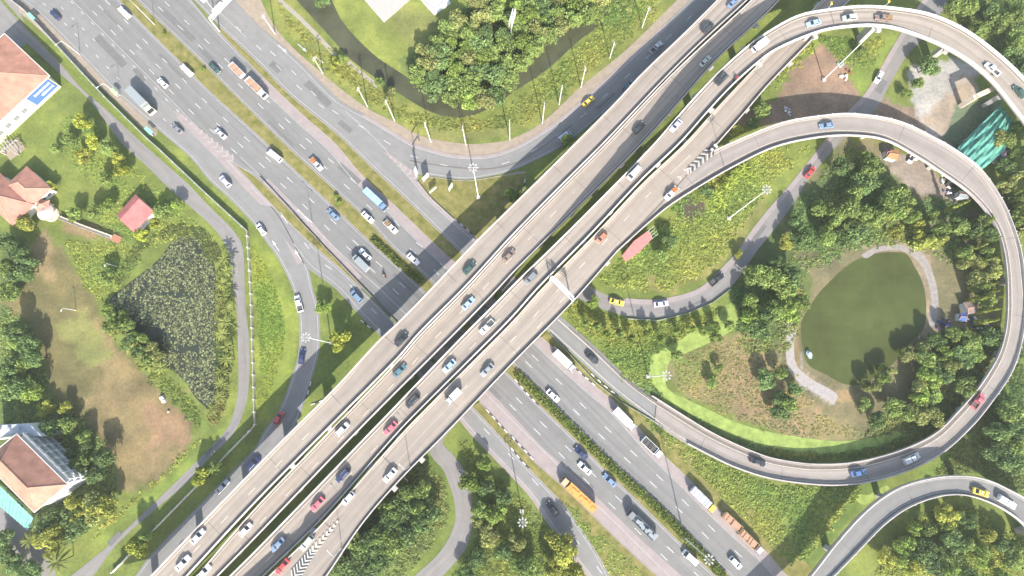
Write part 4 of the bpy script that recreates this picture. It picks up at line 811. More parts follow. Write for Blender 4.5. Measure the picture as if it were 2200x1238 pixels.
VEH = [
 ('sedan','navy',118,32,'H1',-1,'dark blue sedan alone in the lanes by the top left bus shelter'),
 ('pickup_canopy','white',267,27,'H1',-1,'white covered pickup nearest the top of the photo beside the first median lamp'),
 ('pickup_canopy','white',401,151,'H1',-1,'white covered pickup in the median lane, level with the brick-load truck'),
 ('hatch','white',349,178,'H1',-1,'small white hatchback between the container truck and the median'),
 ('sedan','green',461,147,'H2',1,'dark green sedan beside the median, just left of the twin brick-load truck'),
 ('container','palegrey',309,222,'H1',1,'grey container truck with a cream cab standing on the outer shoulder'),
 ('sedan','grey',381,277,'F1',-1,'grey sedan just behind the container truck beside the chevron gore'),
 ('sedan','silver',474,287,'H1',-1,'faint silver grey sedan right of the cream chevron gore'),
 ('suv','lavender',484,390,'F1',-1,'pale lavender car on the frontage lane left of the grass island tip'),
 ('bigvan','white',590,335,'H1',-1,'long white van in the lane beside the median with brown grass'),
 ('pickup_orange','silver',680,353,'H2',1,'silver pickup carrying an orange load past the median'),
 ('tipper_blue','steelblue',808,431,'H2',1,'long blue tipper truck under a pale blue tarpaulin'),
 ('sedan','steelblue',716,461,'H1',-1,'steel blue sedan close to the median shrub'),
 ('sedan','white',790,467,'H2',1,'white sedan beside the median, behind left of the long blue tipper truck'),
 ('pickup_brown','white',840,488,'H2',1,'white pickup with a brown load in its open bed'),
 ('hatch','white',561,493,'F1',-1,'white hatchback on the merging ramp by the bend of the boundary wall'),
 ('sedan','white',784,547,'H1',-1,'white sedan passing the grey green box truck'),
 ('boxtruck_grey','palegrey',776,566,'H1',-1,'grey green box truck overtaken by a white sedan'),
 ('sedan','white',888,557,'H2',1,'white sedan about to enter the shade under the flyover'),
 ('sedan','green',1009,576,'A',1,'dark green sedan on the outer northwestern flyover, nearest the slip road below'),
 ('sedan','brown',1094,549,'B',1,'brown grey sedan on the second flyover carriageway beside the pink parapet'),
 ('suv','steelblue',766,637,'F2',-1,'steel blue car on the frontage road right before the flyover shade'),
 ('pickup','white',642,652,'F1',-1,'white pickup with an empty bed on the curved ramp'),
 ('sedan','navy',649,766,'F1',-1,'dark navy sedan below the floodlight mast on the curved ramp'),
 ('hatch','red',599,898,'F1',-1,'bright red hatchback in the flyover shade on the curved ramp'),
 ('sedan','dark',863,730,'A',1,'dark sedan on the northwestern flyover beside the big lime green tree'),
 ('sedan','teal',859,796,'B',1,'dark teal sedan on the second flyover carriageway'),
 ('sedan','lightblue',1006,652,'B',1,'light blue sedan on the second flyover carriageway near the dark gap'),
 ('pickup','white',1046,703,'C',-1,'white pickup on the third flyover carriageway below the light blue sedan'),
 ('sedan','lightblue',965,786,'C',-1,'pale blue and white sedan on the third carriageway, above the black sport utility car'),
 ('suv','dark',887,862,'C',-1,'black sport utility car on the third carriageway below the pale blue sedan'),
 ('sedan','rose',839,920,'C',-1,'rosy red sedan next ahead of the black sport utility car'),
 ('suv','silver',736,922,'B',1,'silver sport utility car on the second carriageway left of the rosy red sedan'),
 ('sedan','palegrey',1047,795,'D',-1,'pale grey sedan near the southeastern parapet above the highway'),
 ('boxsmall','boxwhite',975,852,'D',-1,'small white box truck on the widest flyover carriageway'),
 ('suv','grey',1140,598,'C',-1,'dark grey car on the third carriageway just left of the sign gantry'),
 ('van','white',1362,373,'C',-1,'white van on the rising third carriageway'),
 ('pickup_orange','white',1442,416,'D',-1,'white pickup with an orange load merging from the inner loop'),
 ('hatch','brick',1292,511,'D',-1,'small rust red car hugging the white barrier in its own shadow'),
 ('pickup','dark',1540,600,'R12',-1,'dark pickup on the shaded lane below the leafy bank'),
 ('sedan','red',1740,370,'R12',-1,'red sedan on the shaded lane under the inner loop'),
 ('taxi','yellow',1264,218,'R4',1,'yellow taxi in the blue shade of the flyover at the top'),
 ('van','lavender',1213,294,'R4',1,'lavender van beside the round bush on the shaded curved road'),
 ('pickup','silver',1410,102,'R4',1,'silver pickup highest up on the shaded curved road'),
 ('hatch','teal',1350,184,'R4',1,'teal hatchback half hidden beneath the flyover parapet'),
 ('suv','dark',1520,59,'A',1,'black car near the top end of the northwestern flyover'),
 ('sedan','steelblue',1575,6,'A',1,'steel blue sedan at the very top of the northwestern flyover'),
 ('sedan','palegreen',1515,132,'B',1,'pale green sedan in the deep shade of the second carriageway'),
 ('sedan','dark',1373,275,'B',1,'black sedan in the shade of the rising deck'),
 ('suv','dark',1550,171,'C',-1,'black sport utility car where the outer loop joins the flyover'),
 ('sedan','lavender',1452,270,'C',-1,'lavender and white sedan on the rising carriageway above the white van'),
 ('boxsmall','boxwhite',1630,101,'C',-1,'white and blue box truck entering the flyover from the outer loop'),
 ('sedan','lightblue',1748,50,'C',-1,'light blue sedan leading three vehicles at the top of the outer loop'),
 ('suv','palegreen',1825,39,'C',-1,'pale greenish white car in the middle of three at the top of the outer loop'),
 ('pickup_brown','brown',1898,39,'C',-1,'brown pickup at the rear of three at the top of the outer loop'),
 ('pickup','white',2131,149,'C',-1,'white pickup on the right side of the outer loop'),
 ('sedan','green',2190,197,'C',-1,'dark green car leaving the photo on the outer loop at the right edge'),
 ('sedan','steelblue',1776,270,'F',-1,'steel blue sedan at the crest of the inner loop'),
 ('sedan','white',1888,166,'R12',1,'white sedan on the small road between the two loops'),
 ('taxi','yellow',1325,649,'R12',-1,'orange yellow taxi on the tree lined lane'),
 ('sedan','lavender',1420,653,'R12',-1,'pale blue sedan behind the orange yellow taxi'),
 ('sedan','dark',1272,770,'F',-1,'dark grey sedan alone on the slip road leading to the inner loop'),
 ('boxtruck_white','boxwhite',1212,776,'H2',1,'white box truck beside the black and white kerb'),
 ('sedan','white',1188,850,'H2',1,'white sedan beside the long hedge just below the flyover'),
 ('boxtruck_white','white',1340,900,'H2',1,'long white box truck farther down from the black and white kerb'),
 ('pickup','rose',2101,861,'F',-1,'rosy red pickup at the lower right of the inner loop'),
 ('sedan','silver',425,1153,'A',1,'silver sedan on the northwestern flyover, second from the lower left corner'),
 ('sedan','white',393,1210,'A',1,'white sedan nearest the lower left end of the northwestern flyover'),
 ('hatch','white',528,1138,'B',1,'white hatchback in the lower left between the two dark gaps'),
 ('sedan','white',438,1229,'B',1,'white sedan cut by the bottom edge of the photo'),
 ('suv','navy',545,996,'F1',-1,'dark navy car half in shade beside the lower flyover piers'),
 ('sedan','silver',478,1046,'F1',-1,'silver car partly under the roadside tree'),
 ('suv','navy',737,1021,'C',-1,'dark blue sport utility car on the third carriageway'),
 ('sedan','rose',682,1083,'C',-1,'rosy red sedan by the strip of shade at lower left, behind the dark blue car'),
 ('sedan','steelblue',597,1170,'C',-1,'steel blue sedan lowest on the third carriageway'),
 ('sedan','white',838,1021,'D',-1,'white sedan by the tree shadow on the widest carriageway'),
 ('hatch','white',748,1071,'D',-1,'white hatchback ahead of the tree shadow'),
 ('suv','palegreen',660,1166,'D',-1,'greenish white car beside the faded chevrons'),
 ('sedan','red',607,1217,'D',-1,'red sedan beside the black and white chevrons at the bottom'),
 ('flatbed_white','white',1399,961,'H2',1,'white flatbed truck with a dark empty bed at the grassy edge'),
 ('sedan','navy',1248,973,'H1',-1,'navy sedan in the lane next to the hedge, left of its twin pair'),
 ('sedan','white',1256,1006,'H1',-1,'white sedan shadowed at its side behind the navy sedan'),
 ('sedan','steelblue',1310,1032,'H1',-1,'blue grey sedan next to the hedge below the navy sedan'),
 ('semi_orange','orange',1241,1060,'H1',-1,'long orange covered trailer truck on the pale shoulder'),
 ('semi_goods','grey',1378,1127,'H1',-1,'grey trailer truck stacked with pale goods'),
 ('van','white',1482,1197,'H1',-1,'white van beside the hedge at the bottom'),
 ('truck_yellow','yellow',1508,1072,'H2',1,'yellow cabbed truck with a pale blue body'),
 ('hatch','white',1580,1209,'H2',1,'white hatchback lowest on the right carriageway'),
 ('sedan','dark',1187,1093,'F2',-1,'dark car in tree shade on the narrow frontage road'),
 ('sedan','dark',1628,993,'F',-1,'black sedan on the lower left part of the inner loop'),
 ('sedan','blue',1844,1016,'F',-1,'vivid blue sedan where shade begins on the inner loop'),
 ('pickup_canopy','silver',1958,985,'F',-1,'silver covered pickup in shade on the inner loop'),
 ('taxi','yellow',2107,1058,'H',1,'yellow taxi on the grey ramp in the lower right corner'),
 ('pickup_canopy','white',2163,1079,'H',1,'white covered pickup on the grey ramp in the lower right corner'),
]
for k, c, u, v, rd, d, lb in VEH: vehicle(k, c, u, v, rd, d, lb)
# rigid truck and its trailer, both filled with red bricks: each a thing
vehicle('tipper_brick', 'boxwhite', 554, 193, 'H2', 1, 'white tipper truck filled with red soil, towing a matching trailer')
def trailer(u, v, road, label, L=6.6, loadm=M_sand, col='boxwhite'):
    p, ang = ROAD[road].pose(u, v); root = empty('truck_trailer', (p.x, p.y, p.z+.03), ang, label=label, cat='trailer'); P = []
    W = 2.4; chassis(P, -L/2, L/2+1.4, .8, .8); m = MB(); m.box((0, 0, 1.2), (L, W, .14))
    for sy in (-1, 1): m.box((0, sy*(W/2-.06), 1.9), (L, .12, 1.4))
    for sx in (-1, 1): m.box((sx*(L/2-.06), 0, 1.9), (.12, W-.24, 1.4))
    P.append(('tipper_body', m, (paint(col),))); k = MB()
    for a in range(6): k.box((-L/2+.4+(L-.8)*(a+.5)/6, 0, 1.85+.18*math.sin(a*2.3)), ((L-.6)/6, W-.35, 1.15), .04*a)
    P.append(('load', k, (loadm,))); wheels(P, (-L/2+1.1, L/2-1.1), W/2-.02, .48, .3)
    for pn, mb, ms in P: mb.build(pn, list(ms), root)
trailer(512, 155, 'H2', 'white trailer filled with red soil behind its tipper truck')
vehicle('tipper_tan', 'lavender', 1610, 1162, 'H2', 1, 'tan tipper truck with a pale lavender cab near the bottom edge', sc=1.0)
trailer(1570, 1120, 'H2', 'tan trailer behind the truck with a pale lavender cab', 7.0, M_sand, 'tan')
# motorcycles with riders
def rider(u, v, road, d, colr, shirt, label_m, label_p):
    r = vehicle('moto', colr, u, v, road, d, label_m, sc=1.15); J = [(-.25,0,.92),(-.22,0,1.15),(-.1,0,1.42),(-.05,0,1.55),(0,0,1.68),(-.1,.19,1.40),(.12,.27,1.16),(.38,.30,1.05),(-.1,-.19,1.40),(.12,-.27,1.16),(.38,-.30,1.05),
      (-.2,.14,.9),(.22,.19,.85),(.08,.2,.42),(.2,.2,.34),(-.2,-.14,.9),(.22,-.19,.85),(.08,-.2,.42),(.2,-.2,.34)]
    E = [(0,1),(1,2),(2,3),(3,4),(2,5),(5,6),(6,7),(2,8),(8,9),(9,10),(0,11),(11,12),(12,13),(13,14),(0,15),(15,16),(16,17),(17,18)]
    R = [.15,.15,.13,.06,.12,.07,.05,.035,.07,.05,.035,.09,.085,.05,.04,.09,.085,.05,.04]
    o = skin_person('person', J, E, R, [shirt, M_dark, M_skin], label_p, r.location, r.rotation_euler.z, cloth=lambda c: 2 if c.z > 1.52 or c.x > .25 and c.z > .95 else (0 if c.z > .98 else 1))
    o.scale = (1.15,)*3
    h = MB(); h.tube((-.01,0,1.66),(0.0,0,1.84),.135,.08,n=10); h.build('helmet', shirt, o)
M_sr = mat('shirt_red', (.5,.06,.06), .9); M_so = mat('shirt_orange', (.55,.2,.12), .9); M_sy = mat('shirt_yellow', (.6,.45,.05), .9)
rider(1582, 168, 'C', -1, 'red', M_sr, 'red motorcycle at the outer loop parapet', 'motorcyclist in red riding beside the outer loop parapet')
rider(825, 592, 'H1', -1, 'dark', M_so, 'dark motorcycle on the highway near the flyover shade', 'motorcyclist in brownish red riding near the flyover shade')

# ---------------------------------------------------------------- vegetation
mat('leaf_all', (1,1,1), .7, .22, .6, attr='Col', rnd=.22, spec=.2, trans=.34)
def cards(n, rs, size, centers, radii, up=0.35, seed=0, flat=.6):
    """n leaf clump quads on the shells of the lobes"""
    r = np.random.default_rng(seed); k = r.integers(0, len(centers), n); d = r.normal(size=(n, 3)); d /= np.linalg.norm(d, axis=1)[:, None]
    d[:, 2] = np.where(r.random(n) < up, np.abs(d[:, 2]), d[:, 2]); sh = (r.random(n)**.45)[:, None]
    p = centers[k]+d*radii[k][:, None]*sh*np.array([1, 1, .85])
    nn = d*.7+r.normal(size=(n, 3))*flat; nn[:, 2] += .3; nn /= np.linalg.norm(nn, axis=1)[:, None]
    t = np.cross(nn, r.normal(size=(n, 3))); t /= np.linalg.norm(t, axis=1)[:, None]; b = np.cross(nn, t)
    s_ = size*(.6+.8*r.random(n))[:, None]; e = s_*(.5+.4*r.random(n))[:, None]
    v = np.stack([p-t*s_, p-b*e+nn*s_*.15, p+t*s_, p+b*e+nn*s_*.15], 1).reshape(-1, 3)
    q = np.arange(n*4).reshape(n, 4); return v, q, k
CROWN = {}
def crown_mesh(kind, var):
    key = (kind, var)
    if key in CROWN: return CROWN[key]
    r = np.random.default_rng(hash(kind) % 1000 if False else sum(map(ord, kind))*31+var)
    base = {'dark': (.155,.235,.090), 'mid': (.215,.295,.090), 'lime': (.33,.38,.07), 'olive': (.27,.30,.11), 'yellow': (.35,.38,.09), 'narrow': (.29,.34,.085), 'bushy': (.235,.33,.08)}[kind]
    if kind == 'narrow':
        C_ = np.array([[r.normal()*.05, r.normal()*.05, z] for z in np.linspace(.25, 2.3, 7)]); R_ = np.linspace(.50, .14, 7); n = 1300; size = .10
    else:
        nl = 11 if kind in ('dark', 'mid') else 9; a = r.random(nl)*2*PI; q = np.sqrt(r.random(nl))*.62
        C_ = np.stack([np.cos(a)*q, np.sin(a)*q, .62+.35*r.random(nl)*(1-q*.7)], 1); C_[0] = (0, 0, .85); R_ = .27+.17*r.random(nl); n = 2700; size = .066
        if kind == 'lime': R_ = .22+.13*r.random(nl); n = 2100; size = .078
    v, q_, k = cards(n, r, size, C_, R_, seed=var*7+len(kind))
    lob = (.78+.5*r.random(len(C_)))[k]; c = np.array(base)[None]*(lob*(.7+.6*r.random(n)))[:, None]
    yel = (r.random(n)*r.random(n))[:, None]; c = c*(1-yel*.25)+np.array([base[0]*1.9, base[1]*1.5, base[2]*1.4])*yel*.4
    me = np_mesh('crown', v, q_, mat('leaf_all', (1,1,1), .7, .22, .6, attr='Col', rnd=.22, spec=.2, trans=.34), colors=np.repeat(c, 4, 0)); CROWN[key] = me; return me
TRUNK = {}
def trunk_mesh(v):
    if v in TRUNK: return TRUNK[v]
    r = random.Random(v); mb = MB(); mb.tube((0,0,-.1), (.02,.02,.45), .055, .04, 8); 
    for k in range(5):
        a = 2*PI*k/5+r.random(); mb.tube((.02,.02,.40), (math.cos(a)*.4, math.sin(a)*.4, .62+.25*r.random()), .032, .012, 6)
    o = mb.build('trunk', M_bark); me = o.data; bpy.data.objects.remove(o); TRUNK[v] = me; return me
TREES = []
def tree(p, rad, hgt, kind, label, group=None, name='broadleaf_tree', cat='tree'):
    root = empty(name, (p[0], p[1], 0), random.random()*6.28, label=label, cat=cat, group=group)
    var = random.randrange(5); sc = (rad, rad*(.85+.3*random.random()), hgt/1.25 if kind != 'narrow' else hgt/2.5)
    if kind == 'narrow': sc = (rad*1.9, rad*1.9, hgt/2.5)
    c = link('crown', crown_mesh(kind, var), root); c.scale = sc; t = link('trunk', trunk_mesh(var % 3), root); t.scale = (rad, rad, sc[2]); TREES.append((p[0], p[1], rad)); return root
def in_poly(poly, n, seed, gap=5, avoid=True):
    """n scattered photo pixels inside poly"""
    r = random.Random(seed); xs = [p[0] for p in poly]; ys = [p[1] for p in poly]; P = np.array(poly, float); out = []; tries = 0
    while len(out) < n and tries < n*60:
        tries += 1; u = r.uniform(min(xs), max(xs)); v = r.uniform(min(ys), max(ys))
        if sdist(poly, np.array([u]), np.array([v]))[0] < 0: continue
        if any((u-a)**2+(v-b)**2 < gap*gap for a, b in out): continue
        out.append((u, v))
    return out
def lifted(u, v, h):
    """ground point under a crown whose middle shows at this pixel"""
    return G(u, v, h)
def wood(poly, n, rr, hh, kinds, label, group, seed, gap=20, name='broadleaf_tree'):
    rd = random.Random(seed)
    for u, v in in_poly(poly, n, seed, gap):
        h = rd.uniform(*hh); p = lifted(u, v, h*.7)
        if on_road(p, -1.5): continue
        tree(p, rd.uniform(*rr), h, rd.choice(kinds), label, group, name)
random.seed(11)
wood([(872,138),(955,72),(1015,-8),(1305,-8),(1245,42),(1178,94),(1105,160),(1068,212),(1012,222),(945,203),(885,172)], 62, (4.1,6.0), (7,10), ['dark','mid','mid','olive','bushy'], 'broadleaf tree in the dense wood inside the bend of the canal', 'trees of the wood inside the canal bend', 1, 23)
wood([(2050,0),(2200,0),(2200,150),(2140,90),(2085,50)], 9, (3.7,5.6), (7,10), ['dark','mid'], 'dark broadleaf tree in the wood in the upper right corner', 'trees in the upper right corner', 2, 24)
wood([(1800,330),(1860,320),(1900,350),(1955,430),(1935,500),(1850,520),(1750,560),(1715,520),(1710,470),(1760,420)], 19, (3.4,5.6), (7,11), ['dark','mid','mid'], 'dark green tree in the wood north of the green pond', 'wood north of the green pond', 3, 24)
wood([(1905,440),(2010,440),(2040,500),(2020,520),(1930,520),(1880,530)], 11, (1.8,2.9), (8,11), ['narrow','mid','yellow'], 'slim yellow green tree crowded above the sandy north bank of the pond', 'slim trees on the north bank of the pond', 4, 15)
wood([(2070,440),(2120,460),(2142,520),(2140,640),(2095,650),(2050,570),(2060,500)], 12, (2.9,4.4), (7,10), ['olive','mid','mid','dark'], 'grey green tree between the dirt yard and the inner loop', 'trees beside the east side of the inner loop', 5, 20)
wood([(1590,575),(1660,550),(1715,590),(1730,640),(1690,700),(1620,720),(1580,660)], 14, (3.7,5.6), (7,10), ['dark','mid','bushy'], 'dark tree in the clump west of the green pond', 'clump west of the green pond', 6, 22)
wood([(1990,735),(2060,700),(2140,720),(2140,770),(2080,860),(2020,920),(1930,930),(1880,900),(1960,850),(2000,790)], 21, (3.2,5.1), (6,9), ['mid','olive','dark','bushy'], 'green tree in the grove between the pond and the inner loop at lower right', 'grove southeast of the pond', 7, 22)
wood([(1640,800),(1690,790),(1740,860),(1745,895),(1680,885)], 6, (2.9,4.4), (5,8), ['dark','mid','olive'], 'tree in the small row southwest of the pond path', 'row southwest of the pond path', 8, 22)
wood([(1885,850),(1960,800),(2000,760),(1960,740),(1895,810),(1840,850),(1850,890)], 6, (2.7,3.9), (5,7), ['olive','mid'], 'small olive tree on the south bank of the green pond', 'south bank trees of the green pond', 9, 22)
wood([(2120,370),(2200,320),(2200,500),(2175,460)], 7, (3.2,4.6), (7,10), ['mid','dark','olive'], 'tree outside the inner loop below the green net', 'trees below the green net', 10, 22)
wood([(2190,330),(2145,300),(2200,250)], 4, (3.7,4.9), (7,9), ['olive','mid'], 'olive tree between the two loops at the right edge', 'trees between the loops', 12, 24)
wood([(2125,940),(2200,860),(2200,1020),(2150,1010)], 7, (3.7,5.4), (7,10), ['dark','mid'], 'dark tree below the inner loop at the right edge', 'trees at the right edge below the inner loop', 13, 24)
wood([(1905,1200),(1940,1140),(2010,1095),(2080,1095),(2140,1125),(2190,1180),(2200,1238),(2100,1250),(1880,1250)], 24, (2.9,4.9), (6,9), ['mid','mid','dark','bushy','yellow'], 'leafy tree inside the curve of the grey ramp', 'trees inside the curve of the grey ramp', 14, 22)
wood([(790,1125),(850,1050),(890,1030),(925,1060),(930,1110),(870,1150),(850,1190),(760,1240),(720,1238)], 19, (3.7,5.9), (7,10), ['dark','dark','mid'], 'dark tree in the wood squeezed between the flyover and the winding lane', 'wood beside the winding lane', 15, 23)
wood([(1015,985),(1050,1005),(1085,1050),(1100,1100),(1050,1110),(1010,1100),(1005,1030)], 6, (3.2,4.6), (6,8), ['mid','dark','bushy'], 'tree between the winding lane and the frontage road', 'trees by the winding lane', 16, 25)
wood([(1150,1140),(1195,1150),(1230,1200),(1245,1240),(1180,1245)], 4, (4.4,5.6), (8,10), ['lime','yellow'], 'big lime green tree beside the frontage road at the bottom', 'lime green trees at the bottom', 17, 28)
wood([(1020,1130),(1130,1150),(1160,1240),(1000,1240)], 7, (3.2,4.9), (6,8), ['mid','dark','olive'], 'tree in the shaded meadow at the bottom centre', 'trees of the bottom meadow', 18, 32)
wood([(0,680),(45,700),(75,760),(85,830),(60,870),(0,890)], 9, (3.7,5.6), (7,10), ['dark','mid','bushy'], 'dark tree at the left edge beside the brown field', 'trees at the left edge', 19, 24)
wood([(95,860),(150,910),(215,960),(235,1030),(190,1040),(150,980),(90,910)], 9, (2.7,4.6), (5,9), ['dark','mid','yellow'], 'tree behind the balcony building along the brown field', 'trees behind the balcony building', 20, 24)
wood([(110,1070),(170,1050),(225,1070),(225,1110),(165,1140),(110,1160),(80,1150)], 9, (3.4,5.4), (7,9), ['mid','olive','dark','yellow'], 'tree at the lower right corner of the balcony building', 'trees below the balcony building', 21, 24)
wood([(0,505),(45,515),(60,560),(40,620),(0,630)], 6, (3.4,5.1), (6,9), ['dark','mid'], 'tree just below the salmon roofed house', 'trees below the salmon roofed house', 22, 24)
wood([(0,1150),(25,1170),(60,1238),(0,1238)], 4, (3.7,4.9), (6,8), ['dark'], 'dark tree in the lower left corner of the photo', 'trees in the lower left corner', 23, 26)
wood([(250,690),(285,700),(345,760),(325,790),(280,750)], 10, (2.2,3.2), (5,7), ['mid','olive','dark'], 'tree leaning over the lower left bank of the lily pond', 'trees on the lower left bank of the lily pond', 24, 18)
wood([(215,645),(250,660),(265,700),(235,705)], 4, (2.2,3.0), (4,6), ['mid','bushy'], 'tree at the western corner of the lily pond', 'trees at the western corner of the lily pond', 25, 18)
wood([(1240,690),(1330,705),(1430,712),(1540,690),(1560,705),(1430,735),(1320,735)], 12, (1.6,2.3), (6,8), ['bushy','mid'], 'slim tree along the outer side of the leafy lane', 'trees along the outer side of the leafy lane', 26, 26)
# garden trees, one by one
for u, v, rr_, hh_, kd, lb in [
 (178,262,3.4,6,'lime','lime tree nearest the blue banner building in the garden'),(150,300,2.4,5,'mid','small tree left of the cluster in the upper garden'),(205,300,3.2,6,'lime','lime tree at the middle of the upper garden'),
 (180,335,2.6,5,'yellow','yellowish tree below the middle of the upper garden'),(232,318,2.8,6,'mid','green tree next to the service road in the upper garden'),(262,365,2.6,5,'lime','lime tree above the small red pavilion'),
 (225,385,2.4,5,'mid','tree left of the small red pavilion shadow'),(252,340,2.0,4.5,'yellow','little yellow green tree between the garden and service road'),(120,320,1.8,4,'mid','little tree on the lawn right of the concrete frame'),
 (60,478,2.8,5,'yellow','round yellow green tree against the salmon roofed house'),(108,400,1.8,3.5,'yellow','small shrub tree at the corner of the salmon house'),(160,462,2.6,5,'mid','tree above the long pink walkway near the gazebo'),
 (205,455,2.6,5,'mid','tree above the middle of the long pink walkway'),(232,440,2.2,4.5,'bushy','tree above the end of the long pink walkway'),(350,455,2.8,5,'mid','tree to the right of the small red pavilion'),
 (385,440,2.2,4.5,'bushy','tree between the red pavilion and the service road'),(228,595,3.0,5.5,'mid','tree with the white lamp at its side on the garden slope'),(305,505,2.4,4,'lime','tree just below the red pavilion'),
 (330,478,2.0,4,'lime','little tree right below the red pavilion corner'),(140,875,1.8,4,'yellow','bright little tree on the brown field edge'),(30,590,2.6,5,'mid','leafy tree on the left edge above the brown field'),
 (1098,418,3.1,6,'bushy','round bright green tree in the shaded triangle beside the flyover'),(731,728,5.4,9,'lime','largest lime green tree, alone beside the curved ramp and flyover'),(695,660,3.0,5.5,'bushy','smaller green tree above the largest lime green one'),
 (432,1030,4.0,7,'lime','lime tree leaning over the boundary wall at lower left, upper of two'),(465,1005,2.6,6,'mid','small tree touching the upper wall tree at lower left'),(292,1178,3.8,7,'lime','lime tree leaning over the boundary wall at lower left, lower of two'),
 (313,1150,2.2,6,'mid','small tree touching the lower wall tree at lower left'),(1220,302,2.6,5,'bushy','bush rising beside the flyover parapet on the shaded curved road'),(1585,282,3.0,5,'yellow','round pale green tree by the split of the inner loop'),
 (1640,235,3.6,6,'mid','green tree in the strip between flyover and inner loop'),(1620,262,2.6,5,'dark','dark tree behind the pale round one at the loop split'),(1995,140,4.2,7,'dark','dark spreading tree on the grey gravel inside the outer loop'),
 (1975,175,2.6,5,'mid','small green tree beside the dark spreading one on gravel'),(1850,110,2.4,4.5,'mid','green bush beside the mast and side road'),(1950,200,2.2,4,'mid','round bush on the grass wedge of the side road'),
 (1520,410,2.8,5,'dark','dark tree on the pond bank near the inner loop start'),(1590,545,2.0,4,'yellow','yellow bush on the bank'),(1690,520,3.0,4.5,'yellow','yellow flowering tree at the bend of the leafy lane'),
 (1440,520,3.2,6,'dark','dark tree beside the pink roofed hut'),(1420,545,3.0,5,'mid','bushy tree right below the pink roofed hut'),(1545,790,1.8,3.5,'mid','small bush on the orange brown meadow, upper'),(1530,820,2.6,4,'mid','bush on the orange brown meadow, lower'),
 (1455,762,2.6,4,'mid','green bush at the neck of the duckweed canal'),(1570,700,2.4,4.5,'mid','round tree at the right end of the duckweed canal'),(1540,725,2.6,4.5,'mid','grey green tree on the duckweed canal bank'),
 (720,135,2.6,5,'lime','tree on the footpath beside the canal, upper'),(735,125,2.2,4,'mid','tree hanging over the canal, upper'),(838,200,3.0,5,'olive','olive tree on the footpath beside the canal, lower'),(815,175,2.2,4,'mid','small tree beside the footpath'),
 (690,0,3,6,'dark','tree at the top edge beside the canal'),(1890,900,3,6,'mid','tree just inside the bottom of the inner loop'),(805,1180,4.4,8,'dark','darkest round tree at the bottom of the wood'),
 (110,1180,2.4,4,'yellow','yellow bush at the lane in the lower left corner'),(1025,1120,2.4,5,'olive','reddish olive tree overhanging the winding lane'),(1275,650,2.8,4.5,'bushy','bushy tree beside the flyover at the start of the leafy lane')]:
    f_ = 1.32 if u < 400 else 1.12; p = lifted(u, v, hh_*.75); tree(p, rr_*f_, hh_*f_, kd, lb)
# slim columnar trees around the loop
for i, (u, v) in enumerate([(2168,392),(2182,415),(2193,440),(2178,432),(2196,468),(2199,492),(2188,452),(2118,612),(2128,628),(2112,640),(2138,640),(2126,690),(2112,560),(2102,530),(2062,440),(2096,505),(2126,590),(2130,665)]):
    h = 9+(i*37 % 5); p = G(u, v, h*.6)
    if not on_road(p, -1): tree(p, 1.15, h, 'narrow', 'slim yellow green columnar tree beside the east curve of the inner loop', 'columnar trees beside the inner loop', 'columnar_tree')
# palms and banana plants
def frond_mesh(seed, n=15, L=1.0, col=(.22,.25,.07), wide=.10, droop=.75):
    r = random.Random(seed); V = []; Q = []; Cc_ = []
    for k in range(n):
        a = 2*PI*k/n+r.uniform(-.2, .2); el = r.uniform(.1, .9); d = Vector((math.cos(a), math.sin(a), 0)); q = Vector((-d.y, d.x, 0)); pts = []
        for j in range(6):
            t = j/5; pts.append(d*(t*L*math.cos(el*.6))+Vector((0, 0, t*el*L*.7-droop*t*t*L*.6)))
        f = .8+.5*r.random()
        for j in range(5):
            w0, w1 = [wide*L*math.sin(PI*min(.95, .12+.8*x/5)) for x in (j, j+1)]
            for sg in (-1, 1):
                b = len(V); V += [pts[j], pts[j+1], pts[j+1]+q*sg*w1-Vector((0, 0, w1*.5)), pts[j]+q*sg*w0-Vector((0, 0, w0*.5))]; Q.append((b, b+1, b+2, b+3)); Cc_ += [tuple(c*f for c in col)]*4
    return np_mesh('crown', np.array([tuple(p) for p in V]), np.array(Q), MATS['leaf_all'], colors=np.array(Cc_))
PALM = [frond_mesh(s_) for s_ in range(3)]; BAN = [frond_mesh(20+s_, 9, 1, (.27,.34,.06), .17, .5) for s_ in range(3)]
pt = MB(); pt.tube((0,0,-.1), (.03,0,.5), .045, .035, 8); pt.tube((.03,0,.5), (.0,.02,1.0), .035, .028, 8); _o = pt.build('trunk', M_bark); PT = _o.data; bpy.data.objects.remove(_o)
def palm(u, v, h, L, label, group=None, meshes=PALM, name='palm_tree', cat='palm'):
    p = G(u, v, h); r = empty(name, (p.x, p.y, 0), random.random()*6, label=label, cat=cat, group=group)
    c = link('crown', random.choice(meshes), r); c.scale = (L, L, L); c.location = (0, 0, h); t = link('trunk', PT, r); t.scale = (4, 4, h*1.0); return r
for i in range(13): palm(482+6*math.sin(i*1.9)+(i > 9)*-8*(i-9), 555+i*27, 4.6+(i % 3)*.7, 2.9, 'feathery palm in the row along the right bank of the lily pond', 'palms along the right bank of the lily pond')
for i, (u, v) in enumerate([(320,785),(345,790),(300,770),(335,762),(280,748)]): palm(u, v, 4.5, 2.6, 'palm on the left bank of the lily pond by the brown field', 'palms on the left bank of the lily pond')
palm(122,1208,7,4.6,'large spreading palm in the lower left corner'); palm(62,1160,5,3.2,'palm between the turquoise canopy and the lower left lane'); palm(85,1150,5,3,'yellowish palm at the end of the turquoise canopy')
for i, (u, v) in enumerate([(1540,418),(1560,405),(1585,372),(1600,360),(1575,388),(1530,432),(1612,378),(1552,436)]): palm(u, v, 2.6, 2.5, 'bright banana plant on the bank below the inner loop', 'banana plants below the inner loop', BAN, 'banana_plant', 'plant')
